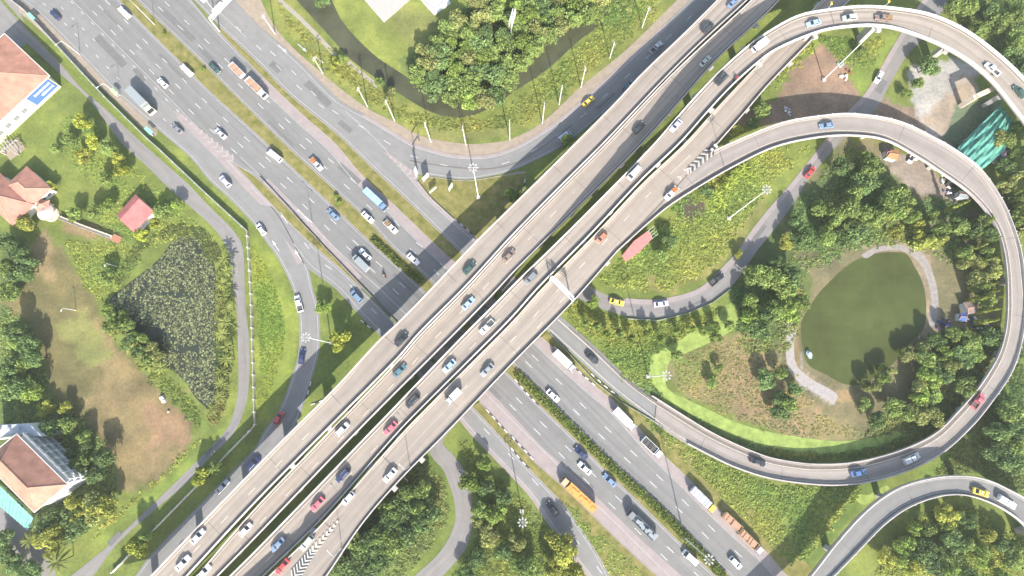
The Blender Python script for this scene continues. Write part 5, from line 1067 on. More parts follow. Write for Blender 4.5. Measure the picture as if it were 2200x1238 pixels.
# low growth nobody could count
def brush(name, poly, n, size, col, hh, label, seed, cat='undergrowth', cards_n=12, avoid=True, leaf=.34):
    n = int(n*2.1); size *= .85; leaf *= .85; r = np.random.default_rng(seed); P = np.array(poly, float); lo = P.min(0); hi = P.max(0); U_ = r.uniform(lo[0], hi[0], n*4); V_ = r.uniform(lo[1], hi[1], n*4)
    k = (sdist(poly, U_, V_)+r.normal(size=n*4)*5) > 0; U_ = U_[k][:n]; V_ = V_[k][:n]; kk = (sdist(weed_poly, U_, V_) < 1) & (sdist(pond_poly, U_, V_) < -2); U_ = U_[kk]; V_ = V_[kk]; nz_ = vnoise(U_, V_, 26, seed)
    k = nz_+r.normal(size=len(nz_))*.1 > .22; U_ = U_[k]; V_ = V_[k]; pts = [G(a, b, 0) for a, b in zip(U_, V_)]
    if avoid: pts = [p for p in pts if not on_road(p, .4)]
    m = len(pts)
    if not m: return
    cen = np.array([(p.x, p.y, 0) for p in pts]); rad = size*(.3+1.3*r.random(m)**2.2); K = cards_n; idx = np.repeat(np.arange(m), K)
    d = r.normal(size=(m*K, 3)); d /= np.linalg.norm(d, axis=1)[:, None]; d[:, 2] = np.abs(d[:, 2]); sc = rad[idx][:, None]
    p = cen[idx]+d*sc*(r.random((m*K, 1))**.5)*np.array([1.15, 1.15, hh*.65]); nn = d*.5+np.array([0, 0, .85])+r.normal(size=d.shape)*.45; nn /= np.linalg.norm(nn, axis=1)[:, None]
    t = np.cross(nn, r.normal(size=d.shape)); t /= np.linalg.norm(t, axis=1)[:, None]; b = np.cross(nn, t); s_ = leaf*(.6+.8*r.random((m*K, 1)))
    v = np.stack([p-t*s_, p-b*s_*.7, p+t*s_, p+b*s_*.7], 1).reshape(-1, 3); v[:, 2] = np.maximum(v[:, 2], .02)
    big = vnoise(cen[:, 0]+300, cen[:, 1]+300, 11, seed+3)[idx][:, None]; c1 = np.array(col)*(1+(big-.5)*np.array([.75, .35, .3])); cl = (.75+.5*r.random(m))[idx][:, None]*(.75+.5*r.random((m*K, 1))); c = c1*cl; y = (r.random(m) < .2)[idx][:, None]; c = np.where(y, c*np.array([1.25, 1.15, 1.05]), c)
    me = np_mesh(name, v, np.arange(m*K*4).reshape(-1, 4), MATS['leaf_all'], colors=np.repeat(c, 4, 0)); o = link(name, me); tag(o, label, cat, kind='stuff'); return o
G1=(.26,.32,.08); G2=(.19,.25,.085); G3=(.29,.33,.08); G4=(.25,.26,.11)
brush('undergrowth', [(1290,600),(1330,560),(1400,500),(1440,470),(1520,480),(1600,420),(1640,410),(1560,540),(1500,590),(1420,625),(1340,620)], 1300, .9, G1, .9, 'tangled green shrubs on the bank above the leafy lane', 31)
brush('undergrowth', [(1440,440),(1500,370),(1640,325),(1740,310),(1730,330),(1640,400),(1560,480),(1480,480)], 900, .9, G1, .8, 'leafy bank between the inner loop and its lane', 32)
brush('undergrowth', [(1205,660),(1260,640),(1320,680),(1420,700),(1560,665),(1570,690),(1470,735),(1400,780),(1400,830),(1340,800)], 1500, .9, G1, .9, 'dense green shrubs between the slip road and duckweed canal', 33)
brush('undergrowth', [(1330,800),(1400,830),(1440,880),(1560,940),(1680,975),(1620,975),(1520,915),(1400,850)], 700, .8, G2, .9, 'dark shrubs between the duckweed canal and the loop', 34)
brush('undergrowth', [(1650,970),(1760,985),(1880,970),(1960,945),(1980,930),(1950,925),(1880,950),(1760,962),(1660,950)], 700, .8, G1, .8, 'shrub belt inside the bottom of the inner loop', 35)
brush('undergrowth', [(1390,905),(1500,980),(1640,1040),(1740,1052),(1850,1050),(1780,1130),(1740,1190),(1700,1225),(1560,1085)], 2200, .9, G1, .9, 'green scrub between the highway and the grey ramp', 36)
brush('undergrowth', [(2080,930),(2200,740),(2200,1060),(2100,1015),(2010,1020)], 900, 1.0, G2, .9, 'scrub outside the lower right loop', 37)
brush('undergrowth', [(1440,770),(1530,740),(1640,720),(1700,800),(1760,890),(1860,940),(1700,940),(1560,890),(1460,840)], 900, .42, (.33,.31,.13), .5, 'sparse scrub on the orange brown meadow', 38, leaf=.28)
brush('undergrowth', [(600,20),(700,110),(760,150),(850,230),(960,262),(1060,258),(1180,170),(1340,40),(1380,10),(1420,20),(1260,160),(1120,265),(1000,285),(900,270),(800,220),(680,130)], 1900, .8, (.25,.285,.075), .8, 'yellow green scrub along the outer bank of the canal', 39)
brush('undergrowth', [(870,140),(950,70),(1020,0),(1300,0),(1240,45),(1100,160),(1060,205),(960,205),(900,185)], 1500, 1.2, G2, 1.0, 'leafy undergrowth of the wood inside the canal bend', 40)
brush('undergrowth', [(1640,80),(1720,85),(1750,100),(1640,200),(1560,280),(1530,300)], 600, .9, G1, .9, 'bushes between the third carriageway and the brown yard', 41)
brush('undergrowth', [(1760,80),(1900,85),(1860,150),(1810,130)], 350, .9, G1, .8, 'bushes under the top of the outer loop', 42)
brush('undergrowth', [(2020,20),(2200,0),(2200,170),(2100,80)], 600, 1.2, G2, 1.0, 'undergrowth in the upper right corner', 43)
brush('undergrowth', [(1700,430),(1830,310),(1960,430),(2060,430),(2150,560),(2130,640),(2040,560),(1940,525),(1850,535),(1740,580),(1700,540)], 1500, 1.1, G2, .9, 'undergrowth around the trees north of the green pond', 44)
brush('undergrowth', [(1570,600),(1700,560),(1735,640),(1690,760),(1600,760)], 700, 1.1, G2, .9, 'undergrowth of the clump west of the pond', 45)
brush('undergrowth', [(1860,930),(1990,860),(2000,720),(2150,700),(2130,800),(2020,930),(1900,970)], 1300, 1.0, G2, .9, 'undergrowth of the grove southeast of the pond', 46)
brush('undergrowth', [(905,985),(950,1030),(965,1110),(900,1200),(860,1238),(700,1238),(860,1030)], 1300, 1.0, G2, .9, 'undergrowth beside the flyover at the bottom', 47)
brush('undergrowth', [(985,940),(1040,1000),(1140,1100),(1250,1238),(960,1238),(1030,1150)], 1300, .9, G1, .8, 'scrub between the winding lane and frontage road', 48)
brush('undergrowth', [(1215,1070),(1290,1140),(1390,1238),(1310,1238),(1230,1130)], 500, .7, G1, .7, 'grassy bushes on the wide median at the bottom', 49, avoid=True)
brush('undergrowth', [(220,640),(250,700),(330,790),(400,850),(430,890),(430,920),(360,850),(250,730)], 500, .8, G1, .8, 'reeds on the left bank of the lily pond', 50)
brush('undergrowth', [(470,500),(500,620),(500,850),(470,920),(450,900),(470,830),(465,600),(430,510),(330,510),(290,560),(250,620),(280,540),(380,480)], 1400, .9, (.20,.225,.075), .8, 'pale green reeds around the lily pond', 51)
brush('undergrowth', [(130,250),(220,250),(330,400),(430,470),(420,500),(330,530),(200,520),(240,420),(140,340)], 700, .6, G1, .6, 'garden shrubs and hedges on the left lawn', 52)
brush('undergrowth', [(140,520),(260,520),(300,560),(230,640),(200,640)], 450, .8, G1, .6, 'garden scrub below the pink walkway', 53)
brush('undergrowth', [(0,660),(60,700),(110,860),(170,900),(245,1000),(245,1080),(180,1140),(100,1180),(60,1150),(150,1060),(100,920),(0,900)], 1500, 1.1, G2, .9, 'dark undergrowth around the balcony building', 54)
brush('undergrowth', [(440,940),(470,920),(450,980),(330,1090),(240,1160),(180,1210),(220,1130),(300,1070),(380,990)], 600, .7, G3, .7, 'yellow green bushes along the lower service road', 55)
brush('undergrowth', [(1930,1160),(2000,1090),(2090,1090),(2200,1170),(2200,1238),(1880,1238)], 1200, 1.0, G1, .9, 'undergrowth inside the grey ramp', 56)
brush('tall_grass', [(540,505),(605,590),(634,660),(634,760),(600,860),(560,900),(553,760)], 1500, .5, (.26,.32,.06), .5, 'bright tall grass between the boundary wall and the curved ramp', 57, cat='grass', cards_n=9, leaf=.24)
brush('undergrowth', [(1195,40),(1290,0),(1420,0),(1300,110),(1180,200),(1150,190),(1290,60)], 700, .9, G1, .9, 'bushes by the upper right canal bank', 58)
brush('undergrowth', [(1395,760),(1440,735),(1520,690),(1440,700),(1400,720)], 200, .8, G2, .8, 'shrubs at the bend of the duckweed canal', 59)
# hedges in the median
def hedge(name, pts, wd, h, label, seed, col=(.14,.185,.04)):
    r = np.random.default_rng(seed); P = catmull(pts, 400); n = int(np.sum(np.hypot(*(P[1:]-P[:-1]).T))/6*34); k = r.integers(0, 399, n); c = np.array([tuple(G(P[i][0], P[i][1], .1)) for i in k])
    a = np.array([tuple(G(*P[min(399, i+1)], .1)-G(*P[max(0, i-1)], .1)) for i in k]); a /= np.linalg.norm(a, axis=1)[:, None]; q = np.stack([-a[:, 1], a[:, 0], 0*a[:, 0]], 1)
    o = r.uniform(-1, 1, n)[:, None]; p = c+q*o*wd/2+a*r.uniform(-.3, .3, (n, 1)); p[:, 2] += h*(1-.4*o[:, 0]**2)*(.55+.5*r.random(n)); nn = np.array([0, 0, 1])+r.normal(size=(n, 3))*.6; nn /= np.linalg.norm(nn, axis=1)[:, None]
    t = np.cross(nn, r.normal(size=(n, 3))); t /= np.linalg.norm(t, axis=1)[:, None]; b = np.cross(nn, t); s_ = .30*(.6+.8*r.random((n, 1)))
    v = np.stack([p-t*s_, p-b*s_, p+t*s_, p+b*s_], 1).reshape(-1, 3); cc = np.array(col)*(.55+.9*r.random((n, 1)))
    o_ = link(name, np_mesh(name, v, np.arange(n*4).reshape(-1, 4), MATS['leaf_all'], colors=np.repeat(cc, 4, 0))); return tag(o_, label, 'hedge')
hedge('hedge', [(1108,800),(1160,852),(1240,930),(1320,1008),(1400,1080),(1468,1148),(1556,1240)], 2.9, 1.2, 'long clipped hedge in the median below the flyover', 61)
hedge('hedge', [(800,513),(830,540),(862,570),(905,606)], 2.4, 1.3, 'short hedge in the median just above the flyover shade', 62)
for u, v, lb in ((729,437,'small round shrub in the median left of the long blue truck'),(722,424,'tiny shrub above the round median shrub'),(352,72,'dark shrub in the median near its top end'),(437,150,'dark shrub in the median beside the dark green sedan')):
    p = G(u, v, .8); tree(p, 1.1, 1.8, 'bushy', lb, name='shrub', cat='shrub')
# water lilies
r_ = np.random.default_rng(5); n = 15000; U_ = r_.uniform(230, 480, n); V_ = r_.uniform(495, 885, n); k = (r_.random(n) < .8) & (sdist(lily_poly, U_, V_) > 1.5) & (vnoise(U_, V_, 30, 8)+.25*vnoise(U_, V_, 9, 9) > .24) & ~((U_ < 350) & (V_ > 695) & (V_ > 690+(U_-270)*.2) & (U_-300 < 90)); U_ = U_[k]; V_ = V_[k]; mb = []
vv = []; qq = []; cc = []
for a, b in zip(U_, V_):
    p = G(a, b, .03); rad = .13+.26*r_.random()**1.6; b0 = len(vv); th = r_.random()*6
    for j in range(8): vv.append((p.x+rad*math.cos(th+j*PI/4), p.y+rad*math.sin(th+j*PI/4), .04+.02*r_.random()))
    qq += [(b0, b0+1, b0+2, b0+3), (b0, b0+3, b0+4, b0+7), (b0+4, b0+5, b0+6, b0+7)]; f = .3+1.0*r_.random()**1.9; cc += [(.22*f, .235*f, .11*f)]*8
o = link('water_lilies', np_mesh('water_lilies', np.array(vv), np.array(qq), mat('lily_leaf', (1,1,1), .5, .1, 1, attr='Col'), colors=np.array(cc))); tag(o, 'pale green lily pads crowding the dark pond', 'water lilies', kind='stuff')

# ---------------------------------------------------------------- buildings
M_tile = mat('roof_tile', (.42,.205,.145), .85, .22, .35); M_tile2 = mat('roof_tile_salmon', (.44,.21,.155), .85, .2, .4); M_tiler = mat('roof_metal_red', (.44,.15,.14), .6, .2, .5)
M_wally = mat('wall_cream', (.66,.66,.46), .85, .05, .5); M_wallw = mat('wall_white', (.66,.65,.62), .85, .05, .5); M_wallg = mat('wall_grey', (.55,.56,.57), .85, .08, .5)
M_teal = mat('canopy_turquoise', (.20,.42,.37), .7, .18, .6); M_net = mat('shade_net_green', (.09,.27,.21), .85, .4, .5, bump=.8); M_roofg = mat('roof_grey', (.42,.45,.48), .7, .1, .6)
M_ban = mat('banner_blue', (.08,.16,.50), .6); M_pink = mat('gazebo_pink', (.62,.42,.36), .8, .06, .8); M_walk = mat('walkway_slabs', (.60,.50,.40), .85, .08, .8)
M_wing = mat('window_louvre', (.20,.21,.21), .5)
def hip(root, P4, z, rise, m, over=0.0, ridge=.5, tiles=True, name='roof'):
    """hip roof over 4 world corners a,b,c,d; ridge runs parallel to a->b"""
    a, b, c, d = P4; mb = MB(); m1 = (a+d)/2; m2 = (b+c)/2; ax = (m2-m1); w_ = (a-d).length/2; L_ = ax.length; k = min(.48, w_/L_*ridge*2*.5)
    r1 = m1+ax*k; r2 = m2-ax*k; Z = lambda p, h: Vector((p.x, p.y, h)); a, b, c, d = [Z(p, z) for p in (a, b, c, d)]; r1 = Z(r1, z+rise); r2 = Z(r2, z+rise)
    lo = Vector((0, 0, -.18)); mb.add([a, b, c, d, r1, r2], [(0,1,5,4),(1,2,5),(2,3,4,5),(3,0,4)]); mb.add([a+lo, b+lo, c+lo, d+lo, a, b, c, d], [(0,1,5,4),(1,2,6,5),(2,3,7,6),(3,0,4,7),(0,3,2,1)])
    o = mb.build(name, m, root); rt = MB()
    for p, q in ((a, r1), (d, r1), (b, r2), (c, r2), (r1, r2)): rt.tube(p+Vector((0,0,.03)), q+Vector((0,0,.03)), .10, n=6)
    rt.build('ridge_tiles', mat('ridge', (.50,.26,.19), .8) if m is not M_tiler else M_tiler, o); return o
def gutter(root, P4, z, m=M_wallw):
    mb = MB(); P = [Vector((p.x, p.y, z)) for p in P4]
    for i in range(4): mb.tube(P[i], P[(i+1) % 4], .14, n=6)
    mb.build('gutter', m, root)
def inset(P4, d):
    c = sum(P4, Vector())/4; return [p+(c-p).normalized()*d*1.414 for p in P4]
def walls(root, P4, z, m, name='wall'):
    mb = MB(); mb.prism([(p.x, p.y) for p in (P4)], -.1, z, 0); return mb.build(name, m, root)
def windows(root, a, b, z0s, n, w_, h_, nrm, m=M_glass, frame=M_wallg, skip=0.08):
    d = (b-a); L_ = d.length; d.normalize(); ang = math.atan2(d.y, d.x)
    for z0 in z0s:
        for i in range(n):
            t = L_*(skip+(1-2*skip)*(i+.5)/n); p = a+d*t+nrm*.03; f = MB(); f.box((p.x, p.y, z0+h_/2), (w_+.2, .10, h_+.2), ang); fo = f.build('window', frame, root)
            g = MB(); q = p+nrm*.055; g.box((q.x, q.y, z0+h_/2), (w_, .05, h_), ang); g.build('pane', m, fo)
            g = MB(); q = p+nrm*.09; g.box((q.x, q.y, z0+h_/2), (.06, .03, h_), ang); g.build('mullion', frame, fo)
# hall with the blue banner, upper left
b1 = empty('school_hall', label='long tiled hall with cream walls and a blue banner at upper left', cat='building'); zE = 7.2
c1, c2, c3 = G(10,72,zE), G(107,163,zE), G(-70,327,zE); c4 = c1+(c3-c2); P = [c2, c3, c4, c1]
hip(b1, P, zE, 4.6, M_tile, ridge=1.0); gutter(b1, P, zE+.02); ip = inset(P, 1.0); walls(b1, ip, zE-.2, M_wally)
nr = Vector(((c3-c2).y, -(c3-c2).x, 0)).normalized(); nr = nr if (nr.dot(c2-c1) > 0) else -nr; windows(b1, ip[0]+(ip[1]-ip[0])*.34, ip[1], (2.4,), 6, 1.9, 1.6, nr, m=M_wing, skip=.02)
mb = MB(); d_ = (ip[1]-ip[0]).normalized(); p = ip[0]+d_*5.6+nr*.3; mb.box((p.x, p.y, 3.9), (10.2, .12, 4.8), math.atan2(d_.y, d_.x)); bo = mb.build('banner', M_ban, b1); rb = random.Random(3)
for row, zz_ in ((0, 4.9), (1, 3.1)):
    t = 1.1
    while t < 9.4:
        wq = rb.uniform(.22, .5); g = MB(); q = ip[0]+d_*(t+wq/2)+nr*.38; g.box((q.x, q.y, zz_), (wq*.8, .02, rb.uniform(.7, 1.15)), math.atan2(d_.y, d_.x)); t += wq+.12
        if row == 0: g.build('lettering', M_paraw, bo) if t < 8.8 else None
        else: g.build('lettering', M_paraw, bo) if t < 7 else None
# concrete frame court by the hall
cf = empty('water_tank_frame', label='small open concrete frame with rusty bars at the left edge below the hall', cat='structure'); mb = MB(); pc = G(22,316,1.5)
for i in range(5): mb.box((pc.x-3+i*1.5, pc.y, 2.6), (.25, 6.4, .25), .75, M=None)
mb.box((pc.x, pc.y, 2.35), (7.2, .3, .3), .75); mb.build('beam', M_conc, cf); mb = MB()
for a_ in (-1, 1):
    for b_ in (-1, 1): mb.box((pc.x+a_*2.4, pc.y+b_*2.4, 1.2), (.35, .35, 2.4), .75)
mb.build('column', M_conc, cf); mb = MB(); mb.box((pc.x, pc.y, .1), (7, 6, .2), .75); mb.build('slab', M_pave, cf)
# balcony block, lower left
b2 = empty('apartment_block', label='pale block with brick red hip roof and rows of balconies at lower left', cat='building'); zE = 11.5
c1, c2, c3 = G(36,932,zE), G(146,1041,zE), G(74,1101,zE); c4 = c1+(c3-c2)*1.0; P = [c1, c2, c3, c4]; hip(b2, P, zE, 4.2, M_tile, ridge=.95); gutter(b2, P, zE+.02)
ip = inset(P, .9); walls(b2, ip, zE-.2, M_wallg); d_ = (ip[1]-ip[0]).normalized(); nr = Vector((d_.y, -d_.x, 0)); nr = nr if nr.dot(c2-c3) > 0 else -nr; ang = math.atan2(d_.y, d_.x); L_ = (ip[1]-ip[0]).length
for k, z_ in enumerate((1.9, 4.7, 7.5, 10.3)):
    fl = MB(); q = (ip[0]+ip[1])/2+nr*.9; fl.box((q.x, q.y, z_), (L_, 1.8, .18), ang); q = (ip[0]+ip[1])/2+nr*1.78; fl.box((q.x, q.y, z_+.95), (L_, .08, .10), ang)
    for i in range(15): 
        if i % 2 == 0: q = ip[0]+d_*(L_*(i+.5)/15)+nr*1.78; fl.box((q.x, q.y, z_+.5), (L_/16, .08, .85), ang)
    fl.build('balcony', M_wallw, b2)
windows(b2, ip[0], ip[1], (2.3, 5.1, 7.9), 7, 1.6, 1.5, nr)
for i in range(8):
    mb = MB(); q = ip[0]+d_*(L_*i/7)+nr*1.7; mb.box((q.x, q.y, 5.5), (.3, .3, 11), ang); mb.build('column', M_wallg, b2)
# wing behind the balcony block
b3 = empty('side_building', label='flat grey roofed wing touching the top corner of the balcony block', cat='building'); zz_ = 8.5; P = [G(-40,916,zz_), G(64,910,zz_), G(92,938,zz_), G(30,932,zz_), G(-40,950,zz_)]
mb = MB(); mb.prism([(p.x, p.y) for p in P], -.1, zz_, 0); mb.build('wall', M_wallg, b3); mb = MB(); mb.prism([(p.x, p.y) for p in P], zz_, zz_+.25, 0); mb.build('roof', M_roofg, b3)
mb = MB(); [mb.box((P[1].x-3-i*3.2, P[1].y-1.6, zz_+.6), (1.2, .8, .7), .1) for i in range(3)]; mb.build('roof_vent', M_steel, b3)
# turquoise canopy
cn = empty('market_canopy', label='long turquoise striped canopy below the balcony block', cat='canopy'); P = [G(-30,1015,3.6), G(72,1113,3.6), G(60,1140,3.1), G(-30,1062,3.1)]
mb = MB(); N = 26
for i in range(N):
    t0, t1 = i/N, (i+1)/N; a_, b_, c_, e_ = P[0].lerp(P[1], t0), P[0].lerp(P[1], t1), P[3].lerp(P[2], t1), P[3].lerp(P[2], t0); dz_ = Vector((0, 0, .14 if i % 2 else 0)); lo = Vector((0, 0, -.08))
    mb.add([a_+dz_, b_+dz_, c_+dz_, e_+dz_, a_+dz_+lo, b_+dz_+lo, c_+dz_+lo, e_+dz_+lo], [(0,1,2,3),(4,7,6,5),(0,4,5,1),(1,5,6,2),(2,6,7,3),(3,7,4,0)])
mb.build('roof_sheet', M_teal, cn)
for t in (.05, .35, .65, .95):
    for e_, f_ in ((P[0], P[1]), (P[3], P[2])):
        q = e_.lerp(f_, t); mb = MB(); mb.tube((q.x, q.y, 0), (q.x, q.y, q.z-.1), .08); mb.build('post', M_steel, cn)
# salmon roofed house: two crossing wings and a porch
b4 = empty('house', label='house with two crossing salmon tiled roofs at the left edge', cat='building')
def wing(P4, z, rise, rid=.9, m=M_tile2): 
    hip(b4, P4, z, rise, m, ridge=rid); ip_ = inset(P4, .8); walls(b4, ip_, z-.15, M_wallw); return ip_
P = [G(57,357,4), G(111,405,4), G(62,450,4), G(8,402,4)]; ipw = wing(P, 4, 2.6)
P = [G(52,392,4.4), G(72,440,4.4), G(28,484,4.4), G(-60,520,4.4)]; P = [G(38,405,4.4), G(74,440,4.4), G(27,486,4.4), G(-60,500,4.4)]; P = [G(74,440,4.2), G(27,486,4.2), G(-50,415,4.2), G(-3,369,4.2)]; wing(P, 4.3, 3.0)
P = [G(80,430,3.2), G(107,430,3.2), G(103,448,3.2), G(78,452,3.2)]; wing(P, 3.2, .9)
windows(b4, ipw[1], ipw[2], (1.2,), 3, 1.2, 1.1, (ipw[1]-ipw[0]).normalized())
# small red pavilion
b5 = empty('pavilion', label='small red gable roofed pavilion on white posts in the garden', cat='building'); z = 3.4; a_, b_, c_, e_ = G(291,417,z), G(331,454,z), G(288,500,z), G(251,462,z); r1, r2 = G(299,427,z+1.7), G(257,473,z+1.7)
r1 = (a_+b_)/2+Vector((0,0,1.6)); r2 = (c_+e_)/2+Vector((0,0,1.6)); r1 = r1.lerp((a_+Vector((0,0,1.6))), .3); r2 = r2.lerp((e_+Vector((0,0,1.6))), .3); lo = Vector((0,0,-.12)); mb = MB()
mb.add([a_, b_, c_, e_, r1, r2, a_+lo, b_+lo, c_+lo, e_+lo], [(0,4,5,3),(4,1,2,5),(0,1,4),(2,3,5),(0,3,9,6),(1,0,6,7),(2,1,7,8),(3,2,8,9),(6,9,8,7)]); mb.build('roof', M_tiler, b5)
for p in inset([a_, b_, c_, e_], .8): mb = MB(); mb.box((p.x, p.y, 1.6), (.3, .3, 3.3)); mb.build('column', M_wallw, b5)
q4 = inset([a_, b_, c_, e_], .5); mb = MB(); mb.prism([(p.x, p.y) for p in q4], -.05, .3, 0); mb.build('floor', M_wallw, b5); q4 = inset([a_, b_, c_, e_], 1.6); mb = MB(); mb.prism([(p.x, p.y) for p in q4], .3, 2.2, 0); mb.build('wall', M_wallw, b5)
# gazebo and walkway
gz = empty('gazebo', G(111,461,0), label='round pale pink gazebo at the start of the long walkway', cat='gazebo'); mb = MB(); n = 20
for (r0, z0, r1_, z1) in ((3.0,2.9,1.6,3.5),(1.6,3.5,.15,4.1)):
    vs = [(r0*math.cos(2*PI*i/n), r0*math.sin(2*PI*i/n), z0) for i in range(n)]+[(r1_*math.cos(2*PI*i/n), r1_*math.sin(2*PI*i/n), z1) for i in range(n)]; mb.add(vs, [(i, (i+1) % n, n+(i+1) % n, n+i) for i in range(n)])
mb.tube((0,0,2.75), (0,0,2.9), 3.0, n=20); mb.tube((0,0,4.05), (0,0,4.5), .16, .03); mb.build('roof', M_pink, gz); mb = MB(); mb.tube((0,0,0), (0,0,.25), 2.8, n=20); mb.build('floor', M_walk, gz)
for i in range(6): mb = MB(); mb.tube((2.5*math.cos(i), 2.5*math.sin(i), .2), (2.5*math.cos(i), 2.5*math.sin(i), 2.9), .12); mb.build('column', M_wallw, gz)
wk = empty('footbridge', label='long narrow cream walkway running from the gazebo to a red landing', cat='walkway'); Wp = [G(127,467,.7), G(180,488,.8), G(240,510,.7)]; mb = MB(); wall_along(mb, [Wp[0].lerp(Wp[1], t/6) for t in range(7)]+[Wp[1].lerp(Wp[2], t/6) for t in range(1, 7)], 1.3, .15); mb.build('walking_deck', M_walk, wk)
for off_ in (-.6, .6): mb = MB(); wall_along(mb, offset(Wp, off_), .1, .7, .1); mb.build('railing', M_wallw, wk)
mb = MB(); p = G(250,513,.4); mb.box((p.x, p.y, .3), (3.2, 2.6, .5), -.4); mb.build('landing', mat('red_earth_tile', (.36,.17,.11), .9), wk)
# pink roofed hut by the flyover
b6 = empty('hut', label='pink red roofed hut under trees beside the widest flyover deck', cat='building'); z = 3.2; P = [G(1336,550,z), G(1362,518,z), G(1394,495,z), G(1402,512,z), G(1372,543,z), G(1345,562,z)]
mb = MB(); mb.add([P[0], P[1], P[4], P[5], P[2], P[3], P[1]+Vector((0,0,.02)), P[4]+Vector((0,0,.02))], [(0,1,2,3),(6,4,5,7)]); mb.prism([(p.x, p.y) for p in P], z-.2, z-.03, 0); mb.build('roof', mat('roof_pink', (.55,.20,.19), .6, .15, .9), b6)
mb = MB(); c_ = sum(P, Vector())/6; mb.prism([(c_.x+(p.x-c_.x)*.85, c_.y+(p.y-c_.y)*.85) for p in P], -.1, z-.2, 0); mb.build('wall', M_wallw, b6); mb = MB()
for i in range(4): q = P[2].lerp(P[3], i/3); mb.tube(q+Vector((-.3,-.3,.1)), q+Vector((2.0,1.6,.1)), .06)
mb.build('rafter', M_wallw, b6)
# courts at the top of the meadow
def slab(name, poly, z, m, label, cat='court', extra=None):
    mb = MB(); mb.prism([(G(*p).x, G(*p).y) for p in poly], -.05, z, 0); o = mb.build(name, m); return tag(o, label, cat)
slab('paved_court', [(772,-12),(825,49),(883,-2),(870,-20)], .12, mat('court_pale', (.42,.37,.34), .9, .06, .5), 'pale pinkish paved court at the top of the meadow')
ct_ = empty('sports_court', label='small white court with dark curved lines right of the pinkish one', cat='court'); mb = MB(); mb.prism([(G(*p).x, G(*p).y) for p in [(893,-12),(933,33),(968,8),(958,-15)]], -.05, .1, 0); mb.build('court_surface', mat('court_white', (.60,.60,.60), .8, .05, .5), ct_)
mb = MB(); line_mesh(mb, [G(*p, .12) for p in [(908,-4),(920,10),(932,17),(946,10),(955,-5)]], .25, None, .01); mb.build('court_line', M_joint, ct_)
# green net shed
gn = empty('net_shed', label='large crumpled green shade net hall between the two loops', cat='shed'); z = 4.5; Rw = 12; mb = MB(); Lp = catmull([(2150,226),(2110,265),(2066,308),(2050,330)], Rw); Rp = catmull([(2182,268),(2160,318),(2128,350),(2100,372)], Rw); vs = []; K = 14; rr = random.Random(4)
for i in range(Rw):
    for j in range(K):
        t = j/(K-1); u, v = Lp[i][0]*(1-t)+Rp[i][0]*t, Lp[i][1]*(1-t)+Rp[i][1]*t; h_ = z+1.5*math.sin(PI*t)+.55*math.sin(j*2.2+i*.7)*(.6+.4*rr.random())-.8*abs(i/Rw-.5); p = G(u, v, h_); vs.append(p)
mb.add(vs, [(i*K+j, i*K+j+1, (i+1)*K+j+1, (i+1)*K+j) for i in range(Rw-1) for j in range(K-1)]); nb = len(vs); mb.build('net', M_net, gn)
for i in (0, 4, 8, 11):
    for t in (0, 1): q = vs[i*K+(K-1)*t]; mb = MB(); mb.tube((q.x, q.y, 0), (q.x, q.y, q.z), .1); mb.build('post', M_steel, gn)
def simple_roof(name, poly, z, m, label, cat='shed', wall=M_wallg, rise=.5):
    r = empty(name, label=label, cat=cat); P = [G(a, b, z) for a, b in poly]; c_ = sum(P, Vector())/len(P)
    hip(r, P, z, rise, m, ridge=.2) if len(P) == 4 else None
    mb = MB(); mb.prism([(c_.x+(p.x-c_.x)*.85, c_.y+(p.y-c_.y)*.85) for p in P], -.1, z-.15, 0); mb.build('wall', wall, r); return r
simple_roof('shed', [(2140,340),(2172,303),(2178,318),(2150,352)], 3, mat('roof_slate', (.12,.13,.19), .7), 'dark slate roofed lean-to right of the green net')
simple_roof('shed', [(1912,322),(1936,322),(1928,345),(1905,338)], 2.6, mat('rusty_sheet', (.40,.22,.10), .8, .2, 1), 'rusty orange roofed shack under the inner loop')
simple_roof('shed', [(1904,322),(1914,318),(1914,333),(1904,334)], 2.4, mat('roof_violet', (.10,.07,.16), .8), 'tiny dark violet shack left of the rusty orange one')
simple_roof('shed', [(2060,410),(2082,412),(2080,428),(2058,424)], 2.8, mat('roof_bluegrey', (.22,.27,.30), .7), 'blue grey roofed shed among junk beside the inner loop')
simple_roof('shed', [(2112,624),(2132,622),(2133,645),(2118,647)], 2.8, mat('roof_straw', (.50,.47,.30), .8), 'straw coloured hut east of the pond')
simple_roof('shed', [(2070,650),(2100,645),(2100,672),(2080,676)], 2.5, mat('roof_rustbrown', (.22,.17,.15), .8, .2, 1), 'brown sheet roofed shack east of the pond')
simple_roof('shed', [(2063,672),(2078,672),(2076,692),(2060,688)], 2.3, mat('tarp_blue', (.06,.12,.30), .7, .2, 1), 'blue tarpaulin shelter east of the pond')
